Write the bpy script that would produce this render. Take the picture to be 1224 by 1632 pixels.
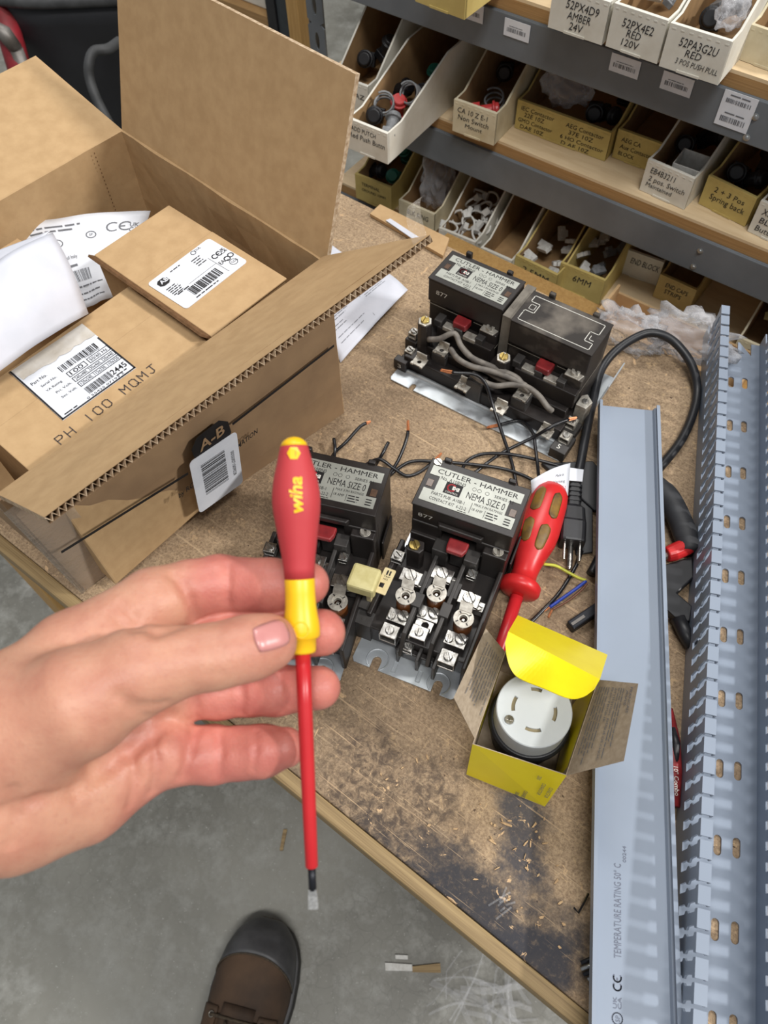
import bpy, bmesh, math, random
import numpy as np
from mathutils import Matrix, Vector, noise as mnoise

# ------------------------------------------------------------------ scene, camera, light
for o in list(bpy.data.objects):
    bpy.data.objects.remove(o)
SC = bpy.context.scene
COL = SC.collection
PI = math.pi
FPX = 1260.0                    # focal length in pixels of a 1224 x 1632 frame
PITCH, ROLL = math.radians(31.3), math.radians(-2.5)
CZ, TZ = 1.32, 0.73             # eye height, bench top height
FW = Vector((0, math.sin(PITCH), -math.cos(PITCH)))
_u = Vector((0, math.cos(PITCH), math.sin(PITCH)))
_r = Vector((1, 0, 0))
RT = _r * math.cos(ROLL) + _u * math.sin(ROLL)
UP = -_r * math.sin(ROLL) + _u * math.cos(ROLL)
EYE = Vector((0, 0, CZ))

cam = bpy.data.cameras.new('camera')
camo = bpy.data.objects.new('camera', cam)
COL.objects.link(camo)
cam.sensor_fit = 'VERTICAL'
cam.sensor_height = 36.0
cam.sensor_width = 27.0
cam.lens = 36.0 * FPX / 1632.0
cam.clip_start = 0.01
camo.matrix_world = Matrix(((RT.x, UP.x, -FW.x, 0), (RT.y, UP.y, -FW.y, 0), (RT.z, UP.z, -FW.z, CZ), (0, 0, 0, 1)))
cam.dof.use_dof = True
cam.dof.focus_distance = 0.60
cam.dof.aperture_fstop = 13.0
SC.camera = camo

SC.view_settings.view_transform = 'Standard'
SC.view_settings.look = 'None'
SC.view_settings.exposure = -0.10
SC.view_settings.gamma = 1.0
SC.view_settings.use_curve_mapping = False

w = bpy.data.worlds.new('world')
SC.world = w
w.use_nodes = True
w.node_tree.nodes['Background'].inputs['Color'].default_value = (0.93, 0.96, 1.0, 1)
w.node_tree.nodes['Background'].inputs['Strength'].default_value = 0.30

def lamp(name, loc, target, sx, sy, power, col=(1, 0.98, 0.95)):
    l = bpy.data.lights.new(name, 'AREA')
    l.shape = 'RECTANGLE'; l.size = sx; l.size_y = sy
    l.energy = power; l.color = col
    o = bpy.data.objects.new(name, l)
    COL.objects.link(o)
    o.location = loc
    d = Vector(target) - Vector(loc)
    o.rotation_euler = d.to_track_quat('-Z', 'Y').to_euler()
    return o
# rows of ceiling fixtures in the shop
lamp('ceiling_light', (4.2, -0.9, 4.6), (0.1, 0.35, 0.7), 0.55, 0.28, 225)
lamp('ceiling_light', (0.2, 3.2, 5.6), (0.0, 0.4, 0.5), 2.4, 0.5, 120)
lamp('ceiling_light', (0.4, -1.6, 5.6), (0.0, 0.4, 0.5), 2.4, 0.5, 175)

# ------------------------------------------------------------------ where things stand
def ray(px, py):
    return FW + RT * ((px - 612) / FPX) + UP * ((816 - py) / FPX)
def at(px, py, z=TZ):
    d = ray(px, py)
    return EYE + d * ((z - CZ) / d.z)
def dep(px, py, d):
    return EYE + ray(px, py) * d
def onplane(px, py, p, n):
    d = ray(px, py)
    return EYE + d * ((Vector(p) - EYE).dot(n) / d.dot(n))
def near(px, py, c, dist):
    "point of the sight line at a given distance from c (the one nearer the eye)"
    d = ray(px, py).normalized(); c = Vector(c)
    t = (c - EYE).dot(d); q = dist * dist - ((c - EYE) - d * t).length_squared
    return EYE + d * (t - math.sqrt(max(q, 0)))
def far(px, py, c, dist):
    d = ray(px, py).normalized(); c = Vector(c)
    t = (c - EYE).dot(d); q = dist * dist - ((c - EYE) - d * t).length_squared
    return EYE + d * (t + math.sqrt(max(q, 0)))
def U(a):
    return Vector((math.cos(math.radians(a)), math.sin(math.radians(a)), 0))
ZZ = Vector((0, 0, 1))
def frame(o, x, y):
    x = Vector(x).normalized(); y = Vector(y); y = (y - x * y.dot(x)).normalized(); z = x.cross(y)
    return Matrix(((x.x, y.x, z.x, o[0]), (x.y, y.y, z.y, o[1]), (x.z, y.z, z.z, o[2]), (0, 0, 0, 1)))
def placed(loc, rz):
    return Matrix.Translation(Vector(loc)) @ Matrix.Rotation(math.radians(rz), 4, 'Z')

# ------------------------------------------------------------------ materials
def lin(c):
    if isinstance(c, str):
        c = [int(c[i:i + 2], 16) for i in (0, 2, 4)]
    return tuple((x / 255 / 12.92) if x / 255 <= 0.04045 else ((x / 255 + 0.055) / 1.055) ** 2.4 for x in c) + (1,)
class NT:
    def __init__(s, name):
        s.m = bpy.data.materials.new(name); s.m.use_nodes = True
        s.t = s.m.node_tree; s.n = s.t.nodes; s.b = s.n['Principled BSDF']
        s.co = s.n.new('ShaderNodeTexCoord')
    def link(s, a, b): s.t.links.new(a, b)
    def new(s, k): return s.n.new('ShaderNode' + k)
    def mapping(s, scale=(1, 1, 1), rot=(0, 0, 0), loc=(0, 0, 0), src='Object'):
        mp = s.new('Mapping'); mp.inputs['Scale'].default_value = scale
        mp.inputs['Rotation'].default_value = rot; mp.inputs['Location'].default_value = loc
        s.link(s.co.outputs[src], mp.inputs['Vector']); return mp.outputs['Vector']
    def noise(s, scale, detail=4, rough=0.55, vec=None, dist=0.0):
        x = s.new('TexNoise'); x.inputs['Scale'].default_value = scale
        x.inputs['Detail'].default_value = detail; x.inputs['Roughness'].default_value = rough
        x.inputs['Distortion'].default_value = dist
        s.link(vec if vec is not None else s.co.outputs['Object'], x.inputs['Vector']); return x.outputs['Fac']
    def ramp(s, fac, a, b, ca=(0, 0, 0, 1), cb=(1, 1, 1, 1)):
        r = s.new('ValToRGB'); e = r.color_ramp.elements
        e[0].position = a; e[1].position = b; e[0].color = ca; e[1].color = cb
        s.link(fac, r.inputs['Fac']); return r.outputs['Color']
    def mix(s, fac, a, b, mode='MIX'):
        x = s.new('Mix'); x.data_type = 'RGBA'; x.blend_type = mode
        for i, val in ((0, fac), (6, a), (7, b)):
            if hasattr(val, 'is_linked'): s.link(val, x.inputs[i])
            elif i == 0: x.inputs[0].default_value = val
            else: x.inputs[i].default_value = val
        return x.outputs[2]
    def math(s, op, a, b=0.0):
        x = s.new('Math'); x.operation = op
        for i, val in ((0, a), (1, b)):
            if hasattr(val, 'is_linked'): s.link(val, x.inputs[i])
            else: x.inputs[i].default_value = val
        return x.outputs[0]
    def color(s, v):
        if hasattr(v, 'is_linked'): s.link(v, s.b.inputs['Base Color'])
        else: s.b.inputs['Base Color'].default_value = v
    def bump(s, h, strength=0.3, dist=0.001):
        x = s.new('Bump'); x.inputs['Strength'].default_value = strength
        x.inputs['Distance'].default_value = dist
        s.link(h, x.inputs['Height']); s.link(x.outputs['Normal'], s.b.inputs['Normal'])
def mat(name, c, rough=0.5, metal=0.0, c2=None, scale=60, bump=0.0, bscale=None, bdist=0.0005, lo=0.35, hi=0.65, spec=None, coat=0.0):
    n = NT(name)
    n.b.inputs['Roughness'].default_value = rough
    n.b.inputs['Metallic'].default_value = metal
    if spec is not None: n.b.inputs['Specular IOR Level'].default_value = spec
    if coat: n.b.inputs['Coat Weight'].default_value = coat
    f = n.noise(scale, 5)
    c2 = c2 if c2 is not None else tuple(max(0, x - 8) for x in ([int(c[i:i + 2], 16) for i in (0, 2, 4)] if isinstance(c, str) else c))
    n.color(n.ramp(f, lo, hi, lin(c), lin(c2)))
    if bump: n.bump(n.noise(bscale or scale * 3, 5), bump, bdist)
    return n.m

M = {}
M['card'] = mat('cardboard', (190, 159, 119), 0.85, c2=(180, 149, 110), scale=90, bump=0.15, bscale=500, spec=0.2)
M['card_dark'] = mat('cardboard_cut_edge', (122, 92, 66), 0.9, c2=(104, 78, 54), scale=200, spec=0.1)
M['card_print'] = mat('kraft_outside', (162, 133, 101), 0.75, c2=(146, 119, 91), scale=25, bump=0.1, bscale=300, spec=0.3)
M['kraft'] = mat('kraft_liner', (186, 170, 146), 0.85, c2=(172, 156, 130), scale=300, spec=0.2)
M['flute'] = mat('corrugated_flute', (206, 186, 160), 0.9, c2=(160, 134, 106), scale=300, spec=0.1)
M['black_ink'] = mat('black_ink', (26, 24, 26), 0.6)
M['grey_ink'] = mat('grey_ink', (110, 112, 118), 0.7)
M['blue_ink'] = mat('pen_ink', (70, 62, 62), 0.7)
M['white_ink'] = mat('white_ink', (214, 212, 204), 0.6)
M['paper'] = mat('white_paper', (212, 214, 224), 0.75, c2=(204, 207, 217), scale=40, spec=0.3)
M['sticker'] = mat('white_sticker', (224, 227, 234), 0.45, c2=(214, 218, 226), scale=50)
M['worn_sticker'] = mat('peeled_sticker', (206, 202, 196), 0.8, c2=(184, 176, 164), scale=60, spec=0.2)
M['phenolic'] = mat('dark_brown_phenolic', (32, 28, 27), 0.42, c2=(44, 39, 37), scale=45, bump=0.06, bscale=300)
M['phenolic_grey'] = mat('charcoal_phenolic', (50, 48, 47), 0.5, c2=(66, 63, 61), scale=60, bump=0.06, bscale=300)
M['dusty'] = mat('dusty_phenolic', (44, 39, 36), 0.6, c2=(124, 116, 106), scale=26, lo=0.46, hi=0.74)
M['dust_grey'] = mat('dusty_grey_plastic', (128, 122, 112), 0.7, c2=(98, 92, 84), scale=60)
M['zinc'] = mat('zinc_plate', (204, 210, 216), 0.34, 0.5, c2=(176, 182, 184), scale=28, bump=0.08, bscale=60)
M['silver'] = mat('bright_terminal_metal', (196, 194, 190), 0.3, 0.95, c2=(140, 137, 131), scale=220, bump=0.15, bscale=700)
M['silver_dull'] = mat('dull_terminal_metal', (206, 202, 192), 0.45, 0.6, c2=(164, 158, 148), scale=200)
M['brass'] = mat('brass_screw', (196, 172, 104), 0.35, 0.9, c2=(158, 136, 78), scale=200)
M['bakelite'] = mat('orange_brown_bakelite', (140, 84, 42), 0.4, c2=(104, 60, 32), scale=120)
M['plate_face'] = mat('silver_nameplate', (178, 180, 172), 0.42, 0.35, c2=(166, 168, 160), scale=60)
M['dark_red'] = mat('dark_red_plastic', (148, 44, 46), 0.4, c2=(120, 34, 38), scale=100)
M['red_print'] = mat('red_print', (196, 42, 52), 0.5)
M['cream'] = mat('cream_plastic', (216, 206, 150), 0.5, c2=(200, 188, 128), scale=120, bump=0.08, bscale=500)
M['ivory'] = mat('ivory_plastic', (222, 206, 160), 0.55, c2=(210, 192, 144), scale=150)
M['wire_black'] = mat('black_wire', (24, 24, 27), 0.32, c2=(32, 32, 35), scale=200)
M['wire_grey'] = mat('dusty_grey_wire', (128, 122, 114), 0.6, c2=(98, 93, 88), scale=120)
M['copper'] = mat('bare_copper', (222, 150, 104), 0.35, 0.45, c2=(196, 124, 82), scale=600)
M['wire_blue'] = mat('blue_wire', (44, 74, 176), 0.4)
M['wire_brown'] = mat('brown_wire', (122, 82, 62), 0.4)
M['wire_green'] = mat('yellow_green_wire', (208, 202, 70), 0.4, c2=(178, 186, 66), scale=120)
M['red_plastic'] = mat('red_handle_plastic', (208, 44, 44), 0.36, c2=(198, 36, 40), scale=60)
M['olive_grip'] = mat('olive_grip_rubber', (138, 104, 34), 0.5, c2=(84, 64, 34), scale=90, lo=0.3, hi=0.7)
M['soft_red'] = mat('soft_red_rubber', (184, 58, 64), 0.55, c2=(190, 64, 68), scale=30, spec=0.35)
M['yellow_plastic'] = mat('yellow_handle_plastic', (246, 190, 20), 0.4, c2=(250, 200, 28), scale=60)
M['shaft_red'] = mat('red_shaft_insulation', (196, 40, 46), 0.35, c2=(188, 34, 40), scale=40)
M['steel_dark'] = mat('dark_blade_steel', (44, 46, 52), 0.45, 0.5)
M['steel_tip'] = mat('bare_blade_tip', (206, 206, 204), 0.4, 0.7, c2=(166, 166, 164), scale=900)
M['black_plastic'] = mat('black_plastic', (28, 29, 32), 0.42, c2=(38, 39, 43), scale=60)
M['rubber'] = mat('black_rubber', (42, 43, 46), 0.6, c2=(52, 53, 56), scale=80)
M['yellow_card'] = mat('glossy_yellow_card', (246, 226, 30), 0.35, c2=(242, 220, 26), scale=60)
M['grey_card'] = mat('grey_card_inside', (176, 160, 140), 0.85, c2=(160, 144, 124), scale=300, spec=0.2)
M['pvc'] = mat('grey_pvc', (143, 154, 170), 0.38, c2=(138, 149, 165), scale=12, spec=0.55)
M['pvc_print'] = mat('grey_pvc_print', (104, 110, 126), 0.5)
M['rack_steel'] = mat('grey_rack_paint', (112, 118, 124), 0.45, c2=(98, 104, 110), scale=14, bump=0.05, bscale=40)
M['rack_dark'] = mat('dark_rack_paint', (62, 68, 72), 0.55)
M['zinc_bolt'] = mat('zinc_bolt', (176, 180, 182), 0.35, 0.8)
M['bin_white'] = mat('white_bin_card', (222, 219, 208), 0.7, c2=(206, 200, 186), scale=40, lo=0.4, hi=0.8)
M['bin_cream'] = mat('aged_white_bin_card', (216, 206, 178), 0.7, c2=(190, 176, 142), scale=40, lo=0.4, hi=0.8)
M['bin_yellow'] = mat('yellow_bin_card', (204, 184, 114), 0.7, c2=(186, 164, 98), scale=30)
M['bin_brown'] = mat('brown_bin_card', (160, 128, 88), 0.8, c2=(144, 114, 78), scale=60)
M['bin_tan'] = mat('tan_bin_card', (190, 164, 104), 0.75, c2=(172, 146, 92), scale=40)
M['marker'] = mat('marker_ink', (34, 34, 40), 0.7)
M['part_white'] = mat('white_part_plastic', (214, 214, 210), 0.5, c2=(196, 194, 188), scale=200)
M['part_grey'] = mat('grey_part_plastic', (132, 134, 136), 0.5, c2=(106, 108, 110), scale=200)
M['part_black'] = mat('black_part_plastic', (30, 30, 33), 0.45)
M['part_green'] = mat('green_part_plastic', (28, 104, 88), 0.45)
M['part_red'] = mat('red_part_plastic', (196, 66, 66), 0.4)
M['leather'] = mat('brown_work_leather', (104, 82, 64), 0.7, c2=(66, 55, 48), scale=14, bump=0.3, bscale=120, lo=0.3, hi=0.7, spec=0.3)
M['toe_rubber'] = mat('scuffed_toe_rubber', (62, 62, 64), 0.5, c2=(84, 84, 86), scale=24, bump=0.12, bscale=90)
M['sole'] = mat('black_sole_rubber', (36, 35, 35), 0.65, c2=(50, 48, 46), scale=40)
M['lace'] = mat('dark_brown_lace', (58, 48, 38), 0.8, c2=(82, 70, 54), scale=300)
M['eyelet'] = mat('dark_metal_eyelet', (150, 144, 134), 0.35, 0.8)
M['nylon_white'] = mat('white_nylon', (212, 217, 218), 0.4, c2=(204, 210, 212), scale=30)
M['nylon_white'].node_tree.nodes['Principled BSDF'].inputs['Subsurface Weight'].default_value = 0.25
M['nylon_white'].node_tree.nodes['Principled BSDF'].inputs['Subsurface Radius'].default_value = (0.004, 0.004, 0.004)
M['bin_can'] = mat('black_can_plastic', (24, 25, 29), 0.5, c2=(34, 35, 39), scale=12)
M['hose'] = mat('dark_grey_hose', (72, 73, 74), 0.6, c2=(56, 57, 58), scale=40)
M['red_paint'] = mat('worn_red_paint', (150, 36, 46), 0.5, c2=(112, 40, 42), scale=20)
M['grey_metal'] = mat('worn_grey_metal', (140, 136, 132), 0.5, 0.4, c2=(96, 90, 84), scale=30)
M['pine'] = None
def wood(name, a, b, rot, sc=(3, 60, 60)):
    n = NT(name); n.b.inputs['Roughness'].default_value = 0.65
    v = n.mapping(sc, rot)
    f = n.noise(4.0, 6, 0.6, v, 0.6)
    n.color(n.ramp(f, 0.3, 0.72, lin(a), lin(b)))
    n.bump(f, 0.15, 0.0008); return n.m
M['pine'] = wood('pine_edge_strip', (168, 144, 102), (116, 94, 62), (0, 0, 0), (2.5, 110, 110))
M['ply_face'] = wood('plywood_face', (226, 204, 168), (208, 182, 144), (0, 0, math.radians(38.5)), (4, 30, 30))
M['ply_edge'] = wood('plywood_edge', (184, 146, 96), (146, 110, 68), (0, 0, math.radians(38.5)), (4, 4, 300))
M['post_wood'] = wood('post_wood', (206, 166, 104), (180, 138, 80), (0, 0, 0), (60, 60, 3))
def clear(name, tint, rough, body):
    "thin clear film: see-through face on, more reflective at a glancing angle, with a little milky body"
    n = NT(name); out = n.n['Material Output']
    n.b.inputs['Base Color'].default_value = lin(tint); n.b.inputs['Roughness'].default_value = rough
    tr = n.new('BsdfTransparent'); mx = n.new('MixShader'); lw = n.new('LayerWeight'); lw.inputs['Blend'].default_value = 0.35
    bp = n.new('Bump'); bp.inputs['Strength'].default_value = 0.8; bp.inputs['Distance'].default_value = 0.004
    n.link(n.noise(55, 5, 0.65), bp.inputs['Height']); n.link(bp.outputs['Normal'], n.b.inputs['Normal']); n.link(bp.outputs['Normal'], lw.inputs['Normal'])
    f = n.math('ADD', n.math('MULTIPLY', lw.outputs['Facing'], 0.5), body)
    n.link(f, mx.inputs[0]); n.link(tr.outputs[0], mx.inputs[1]); n.link(n.b.outputs[0], mx.inputs[2]); n.link(mx.outputs[0], out.inputs['Surface'])
    return n.m
M['bag'] = clear('clear_plastic_bag', (222, 222, 226), 0.1, 0.17)
M['tape'] = clear('clear_packing_tape', (200, 190, 178), 0.15, 0.12)
M['film'] = clear('crinkled_clear_film', (214, 216, 220), 0.15, 0.14)

def bench_mat():
    "worn particle board: pale flakes rubbed through a dark surface, black scuff patches of their own outline"
    n = NT('worn_particle_board'); n.b.inputs['Roughness'].default_value = 0.7
    n.b.inputs['Specular IOR Level'].default_value = 0.3
    O = n.co.outputs['Object']
    big = n.noise(9, 5, 0.6); fine = n.noise(520, 4, 0.7); flakes = n.noise(150, 3, 0.65, None, 1.2); mid = n.noise(40, 6, 0.65)
    base = n.ramp(fine, 0.36, 0.66, lin((134, 113, 90)), lin((188, 163, 132)))
    base = n.mix(n.ramp(big, 0.40, 0.66), base, n.mix(0.5, base, lin((112, 92, 72))))
    base = n.mix(n.ramp(flakes, 0.60, 0.70), base, lin((190, 162, 126)))
    base = n.mix(n.ramp(n.noise(240, 2), 0.70, 0.76), base, lin((86, 68, 54)))
    for rz_, sc_ in ((0.5, (14, 420, 1)), (-0.4, (10, 380, 1)), (1.3, (16, 460, 1))):
        sv = n.noise(1.0, 3, 0.6, n.mapping(sc_, (0, 0, rz_)))
        base = n.mix(n.math('MULTIPLY', n.ramp(sv, 0.665, 0.70), 0.6), base, lin((204, 178, 144)))
    def blot(cx, cy, rx, ry, ang, soft):
        mp = n.new('Mapping'); mp.vector_type = 'TEXTURE'
        mp.inputs['Location'].default_value = (cx, cy, 0); mp.inputs['Rotation'].default_value = (0, 0, math.radians(ang))
        mp.inputs['Scale'].default_value = (rx, ry, 1e3)
        n.link(O, mp.inputs['Vector'])
        ln = n.new('VectorMath'); ln.operation = 'LENGTH'; n.link(mp.outputs['Vector'], ln.inputs[0])
        d = n.math('ADD', ln.outputs['Value'], n.math('MULTIPLY', n.math('SUBTRACT', mid, 0.5), 1.5))
        d = n.math('ADD', d, n.math('MULTIPLY', n.math('SUBTRACT', n.noise(13, 3), 0.5), 1.3))
        return n.ramp(d, 1.0 - soft, 1.0 + soft, (1, 1, 1, 1), (0, 0, 0, 1))
    return n, base, mid, fine, flakes, blot
def concrete():
    n = NT('polished_concrete'); n.b.inputs['Roughness'].default_value = 0.45
    a = n.noise(3.2, 6, 0.62); b = n.noise(26, 7, 0.7); c = n.noise(230, 3, 0.7)
    col = n.ramp(a, 0.36, 0.62, lin((146, 145, 137)), lin((112, 111, 104)))
    col = n.mix(n.ramp(b, 0.46, 0.72), col, lin((156, 156, 150)))
    v = n.new('TexVoronoi'); v.feature = 'DISTANCE_TO_EDGE'; v.inputs['Scale'].default_value = 46
    wv = n.new('VectorMath'); wv.operation = 'ADD'; nz_ = n.new('TexNoise'); nz_.inputs['Scale'].default_value = 30; nz_.inputs['Detail'].default_value = 5
    sc_ = n.new('VectorMath'); sc_.operation = 'SCALE'; sc_.inputs['Scale'].default_value = 0.035
    n.link(n.co.outputs['Object'], nz_.inputs['Vector']); n.link(nz_.outputs['Color'], sc_.inputs[0]); n.link(n.co.outputs['Object'], wv.inputs[0]); n.link(sc_.outputs[0], wv.inputs[1]); n.link(wv.outputs[0], v.inputs['Vector'])
    crack = n.ramp(v.outputs['Distance'], 0.0, 0.05, (1, 1, 1, 1), (0, 0, 0, 1))
    patch = n.ramp(n.noise(2.6, 3), 0.42, 0.58)
    col = n.mix(n.math('MULTIPLY', n.math('MULTIPLY', crack, patch), 0.32), col, lin((84, 83, 79)))
    col = n.mix(n.ramp(c, 0.66, 0.7), col, lin((176, 176, 170)))
    n.color(col); n.bump(b, 0.08, 0.001); return n.m
M['concrete'] = concrete()
M['wall'] = mat('dark_shop_wall', (58, 56, 54), 0.85, c2=(48, 46, 44), scale=2)

# ------------------------------------------------------------------ mesh building
WM = {}
class G:
    def __init__(s, k=1.0): s.v = []; s.f = []; s.m = []; s.k = k
    def add(s, vs, fs, mi=0, X=None):
        b = len(s.v)
        for p in vs:
            p = Vector(p)
            if X is not None: p = X @ p
            s.v.append(p)
        for f in fs: s.f.append([i + b for i in f]); s.m.append(mi)
        return s
    def box(s, x0, y0, z0, x1, y1, z1, mi=0, X=None):
        vs = [(x, y, z) for z in (z0, z1) for y in (y0, y1) for x in (x0, x1)]
        return s.add(vs, [(0, 2, 3, 1), (4, 5, 7, 6), (0, 1, 5, 4), (2, 6, 7, 3), (0, 4, 6, 2), (1, 3, 7, 5)], mi, X)
    def prism(s, poly, z0, z1, mi=0, X=None):
        n = len(poly)
        vs = [(p[0], p[1], z0) for p in poly] + [(p[0], p[1], z1) for p in poly]
        fs = [tuple(range(n))[::-1], tuple(range(n, 2 * n))] + [(i, (i + 1) % n, n + (i + 1) % n, n + i) for i in range(n)]
        return s.add(vs, fs, mi, X)
    def hexa(s, b, t, mi=0):
        "solid between quad b (bottom) and quad t (top)"
        return s.add(list(b) + list(t), [(3, 2, 1, 0), (4, 5, 6, 7)] + [(i, (i + 1) % 4, 4 + (i + 1) % 4, 4 + i) for i in range(4)], mi)
    def panel(s, a, b, c, d, t, mi=0):
        a, b, c, d = (Vector(p) for p in (a, b, c, d))
        n = (c - a).cross(d - b).normalized() * t
        return s.hexa([a, b, c, d], [a + n, b + n, c + n, d + n], mi)
    def cyl(s, p0, p1, r0, r1=None, n=20, mi=0, X=None):
        r1 = r0 if r1 is None else r1
        return s.tube([p0, p1], [r0, r1], n, mi, X)
    def tube(s, pts, r, n=10, mi=0, X=None, cap=True):
        P = [Vector(p) for p in pts]; L = len(P)
        R = r if isinstance(r, (list, tuple)) else [r] * L
        T = [(P[min(i + 1, L - 1)] - P[max(i - 1, 0)]).normalized() for i in range(L)]
        a = T[0].orthogonal().normalized(); vs = []; fs = []
        for i in range(L):
            a = (a - T[i] * a.dot(T[i])).normalized(); b = T[i].cross(a)
            for j in range(n):
                th = 2 * PI * j / n
                vs.append(P[i] + (a * math.cos(th) + b * math.sin(th)) * R[i])
        for i in range(L - 1):
            for j in range(n):
                k = (j + 1) % n
                fs.append((i * n + j, i * n + k, (i + 1) * n + k, (i + 1) * n + j))
        if cap: fs += [tuple(range(n))[::-1], tuple((L - 1) * n + j for j in range(n))]
        return s.add(vs, fs, mi, X)
    def lathe(s, prof, n=24, mi=0, X=None):
        "profile of (r, z), turned about z"
        vs = []; fs = []; L = len(prof)
        for r, z in prof:
            for j in range(n):
                th = 2 * PI * j / n; vs.append((r * math.cos(th), r * math.sin(th), z))
        for i in range(L - 1):
            for j in range(n):
                k = (j + 1) % n
                fs.append((i * n + j, i * n + k, (i + 1) * n + k, (i + 1) * n + j))
        fs += [tuple(range(n))[::-1], tuple((L - 1) * n + j for j in range(n))]
        return s.add(vs, fs, mi, X)
    def ring(s, outer, inner, z0, z1, mi=0, X=None):
        "plate between two outlines with the same number of points"
        n = len(outer); vs = []
        for z in (z0, z1):
            vs += [(p[0], p[1], z) for p in outer] + [(p[0], p[1], z) for p in inner]
        fs = []
        for i in range(n):
            j = (i + 1) % n
            fs += [(2 * n + i, 2 * n + j, 3 * n + j, 3 * n + i), (j, i, n + i, n + j), (i, j, 2 * n + j, 2 * n + i), (n + j, n + i, 3 * n + i, 3 * n + j)]
        return s.add(vs, fs, mi, X)
    def grid(s, P, mi=0):
        a = len(P); b = len(P[0])
        return s.add([p for row in P for p in row], [(i * b + j, (i + 1) * b + j, (i + 1) * b + j + 1, i * b + j + 1) for i in range(a - 1) for j in range(b - 1)], mi)
    def build(s, name, mats, parent=None, local=False, bevel=0, smooth=False, solid=0, sub=0, seg=2, label=None, cat=None, group=None, kind=None, origin=None):
        me = bpy.data.meshes.new(name)
        V = [p * s.k for p in s.v]
        o = bpy.data.objects.new(name, me)
        COL.objects.link(o)
        if parent is not None:
            o.parent = parent; WM[o.name] = WM[parent.name]
            if not local:
                I = WM[parent.name].inverted(); V = [I @ p for p in V]
        else:
            if origin is None:
                lo = Vector([min(p[i] for p in V) for i in range(3)]); hi = Vector([max(p[i] for p in V) for i in range(3)])
                origin = Vector(((lo.x + hi.x) / 2, (lo.y + hi.y) / 2, lo.z))
            o.location = origin; V = [p - Vector(origin) for p in V]
            WM[o.name] = Matrix.Translation(Vector(origin))
        me.from_pydata([tuple(p) for p in V], [], s.f)
        ml = mats if isinstance(mats, (list, tuple)) else [mats]
        for m_ in ml: me.materials.append(M[m_] if isinstance(m_, str) else m_)
        me.polygons.foreach_set('material_index', s.m)
        bm = bmesh.new(); bm.from_mesh(me); bmesh.ops.recalc_face_normals(bm, faces=bm.faces); bm.to_mesh(me); bm.free()
        if smooth:
            me.polygons.foreach_set('use_smooth', [True] * len(me.polygons))
        if solid:
            md = o.modifiers.new('solid', 'SOLIDIFY'); md.thickness = solid; md.offset = 0
        if sub:
            md = o.modifiers.new('sub', 'SUBSURF'); md.levels = sub; md.render_levels = sub
        if bevel:
            md = o.modifiers.new('bevel', 'BEVEL'); md.width = bevel; md.segments = seg; md.limit_method = 'ANGLE'; md.angle_limit = math.radians(40)
            md.use_clamp_overlap = True
        if label: tag(o, label, cat, group)
        if kind: o['kind'] = kind
        return o
def tag(o, label, cat, group=None, kind=None):
    o['label'] = label; o['category'] = cat
    if group: o['group'] = group
    if kind: o['kind'] = kind
    return o
def thing(name, label, cat, loc=(0, 0, 0), rz=0, group=None):
    o = bpy.data.objects.new(name, None); COL.objects.link(o)
    o.empty_display_size = 0.02
    o.location = loc; o.rotation_euler = (0, 0, math.radians(rz))
    WM[o.name] = placed(loc, rz)
    return tag(o, label, cat, group)
def dup(root, loc, rz, label, group=None):
    r = root.copy(); COL.objects.link(r); r.location = loc; r.rotation_euler = (0, 0, math.radians(rz))
    WM[r.name] = placed(loc, rz); tag(r, label, r['category'], group)
    for ch in list(root.children):
        c = ch.copy(); COL.objects.link(c); c.parent = r
        for g in ch.children:
            d = g.copy(); COL.objects.link(d); d.parent = c
    return r
def smooth_path(pts, n=8):
    P = [Vector(p) for p in pts]; out = []
    P = [P[0] * 2 - P[1]] + P + [P[-1] * 2 - P[-2]]
    for i in range(1, len(P) - 2):
        for k in range(n):
            t = k / n
            a, b, c, d = P[i - 1], P[i], P[i + 1], P[i + 2]
            out.append(0.5 * ((2 * b) + (c - a) * t + (2 * a - 5 * b + 4 * c - d) * t * t + (-a + 3 * b - 3 * c + d) * t ** 3))
    out.append(P[-2]); return out
def blend(a, b, c, d, s, t):
    "point of a four-cornered sheet a b c d"
    return (Vector(a) * (1 - s) + Vector(b) * s) * (1 - t) + (Vector(d) * (1 - s) + Vector(c) * s) * t

# ------------------------------------------------------------------ lettering: flat outlines on a surface
_cache = {}
def glyphs(s, bold=0.0):
    k = (s, bold)
    if k not in _cache:
        cu = bpy.data.curves.new('t', 'FONT'); cu.body = s; cu.resolution_u = 2; cu.offset = bold
        ob = bpy.data.objects.new('t', cu)
        me = ob.to_mesh()
        vs = [tuple(v.co) for v in me.vertices]; fs = [tuple(p.vertices) for p in me.polygons]
        ob.to_mesh_clear(); bpy.data.objects.remove(ob); bpy.data.curves.remove(cu)
        _cache[k] = (vs, fs)
    return _cache[k]
HAND = {  # a plain pen alphabet on a 4 x 6 grid
 'P': ['00 06', '06 36 45 44 33 03'], 'H': ['00 06', '03 43', '40 46'], '1': ['20 26'], '0': ['10 01 05 16 36 45 41 30 10'],
 'M': ['00 06 23 46 40'], 'Q': ['10 01 05 16 36 45 41 30 10', '31 50'], 'J': ['01 10 20 31 36', '16 56']}
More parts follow.
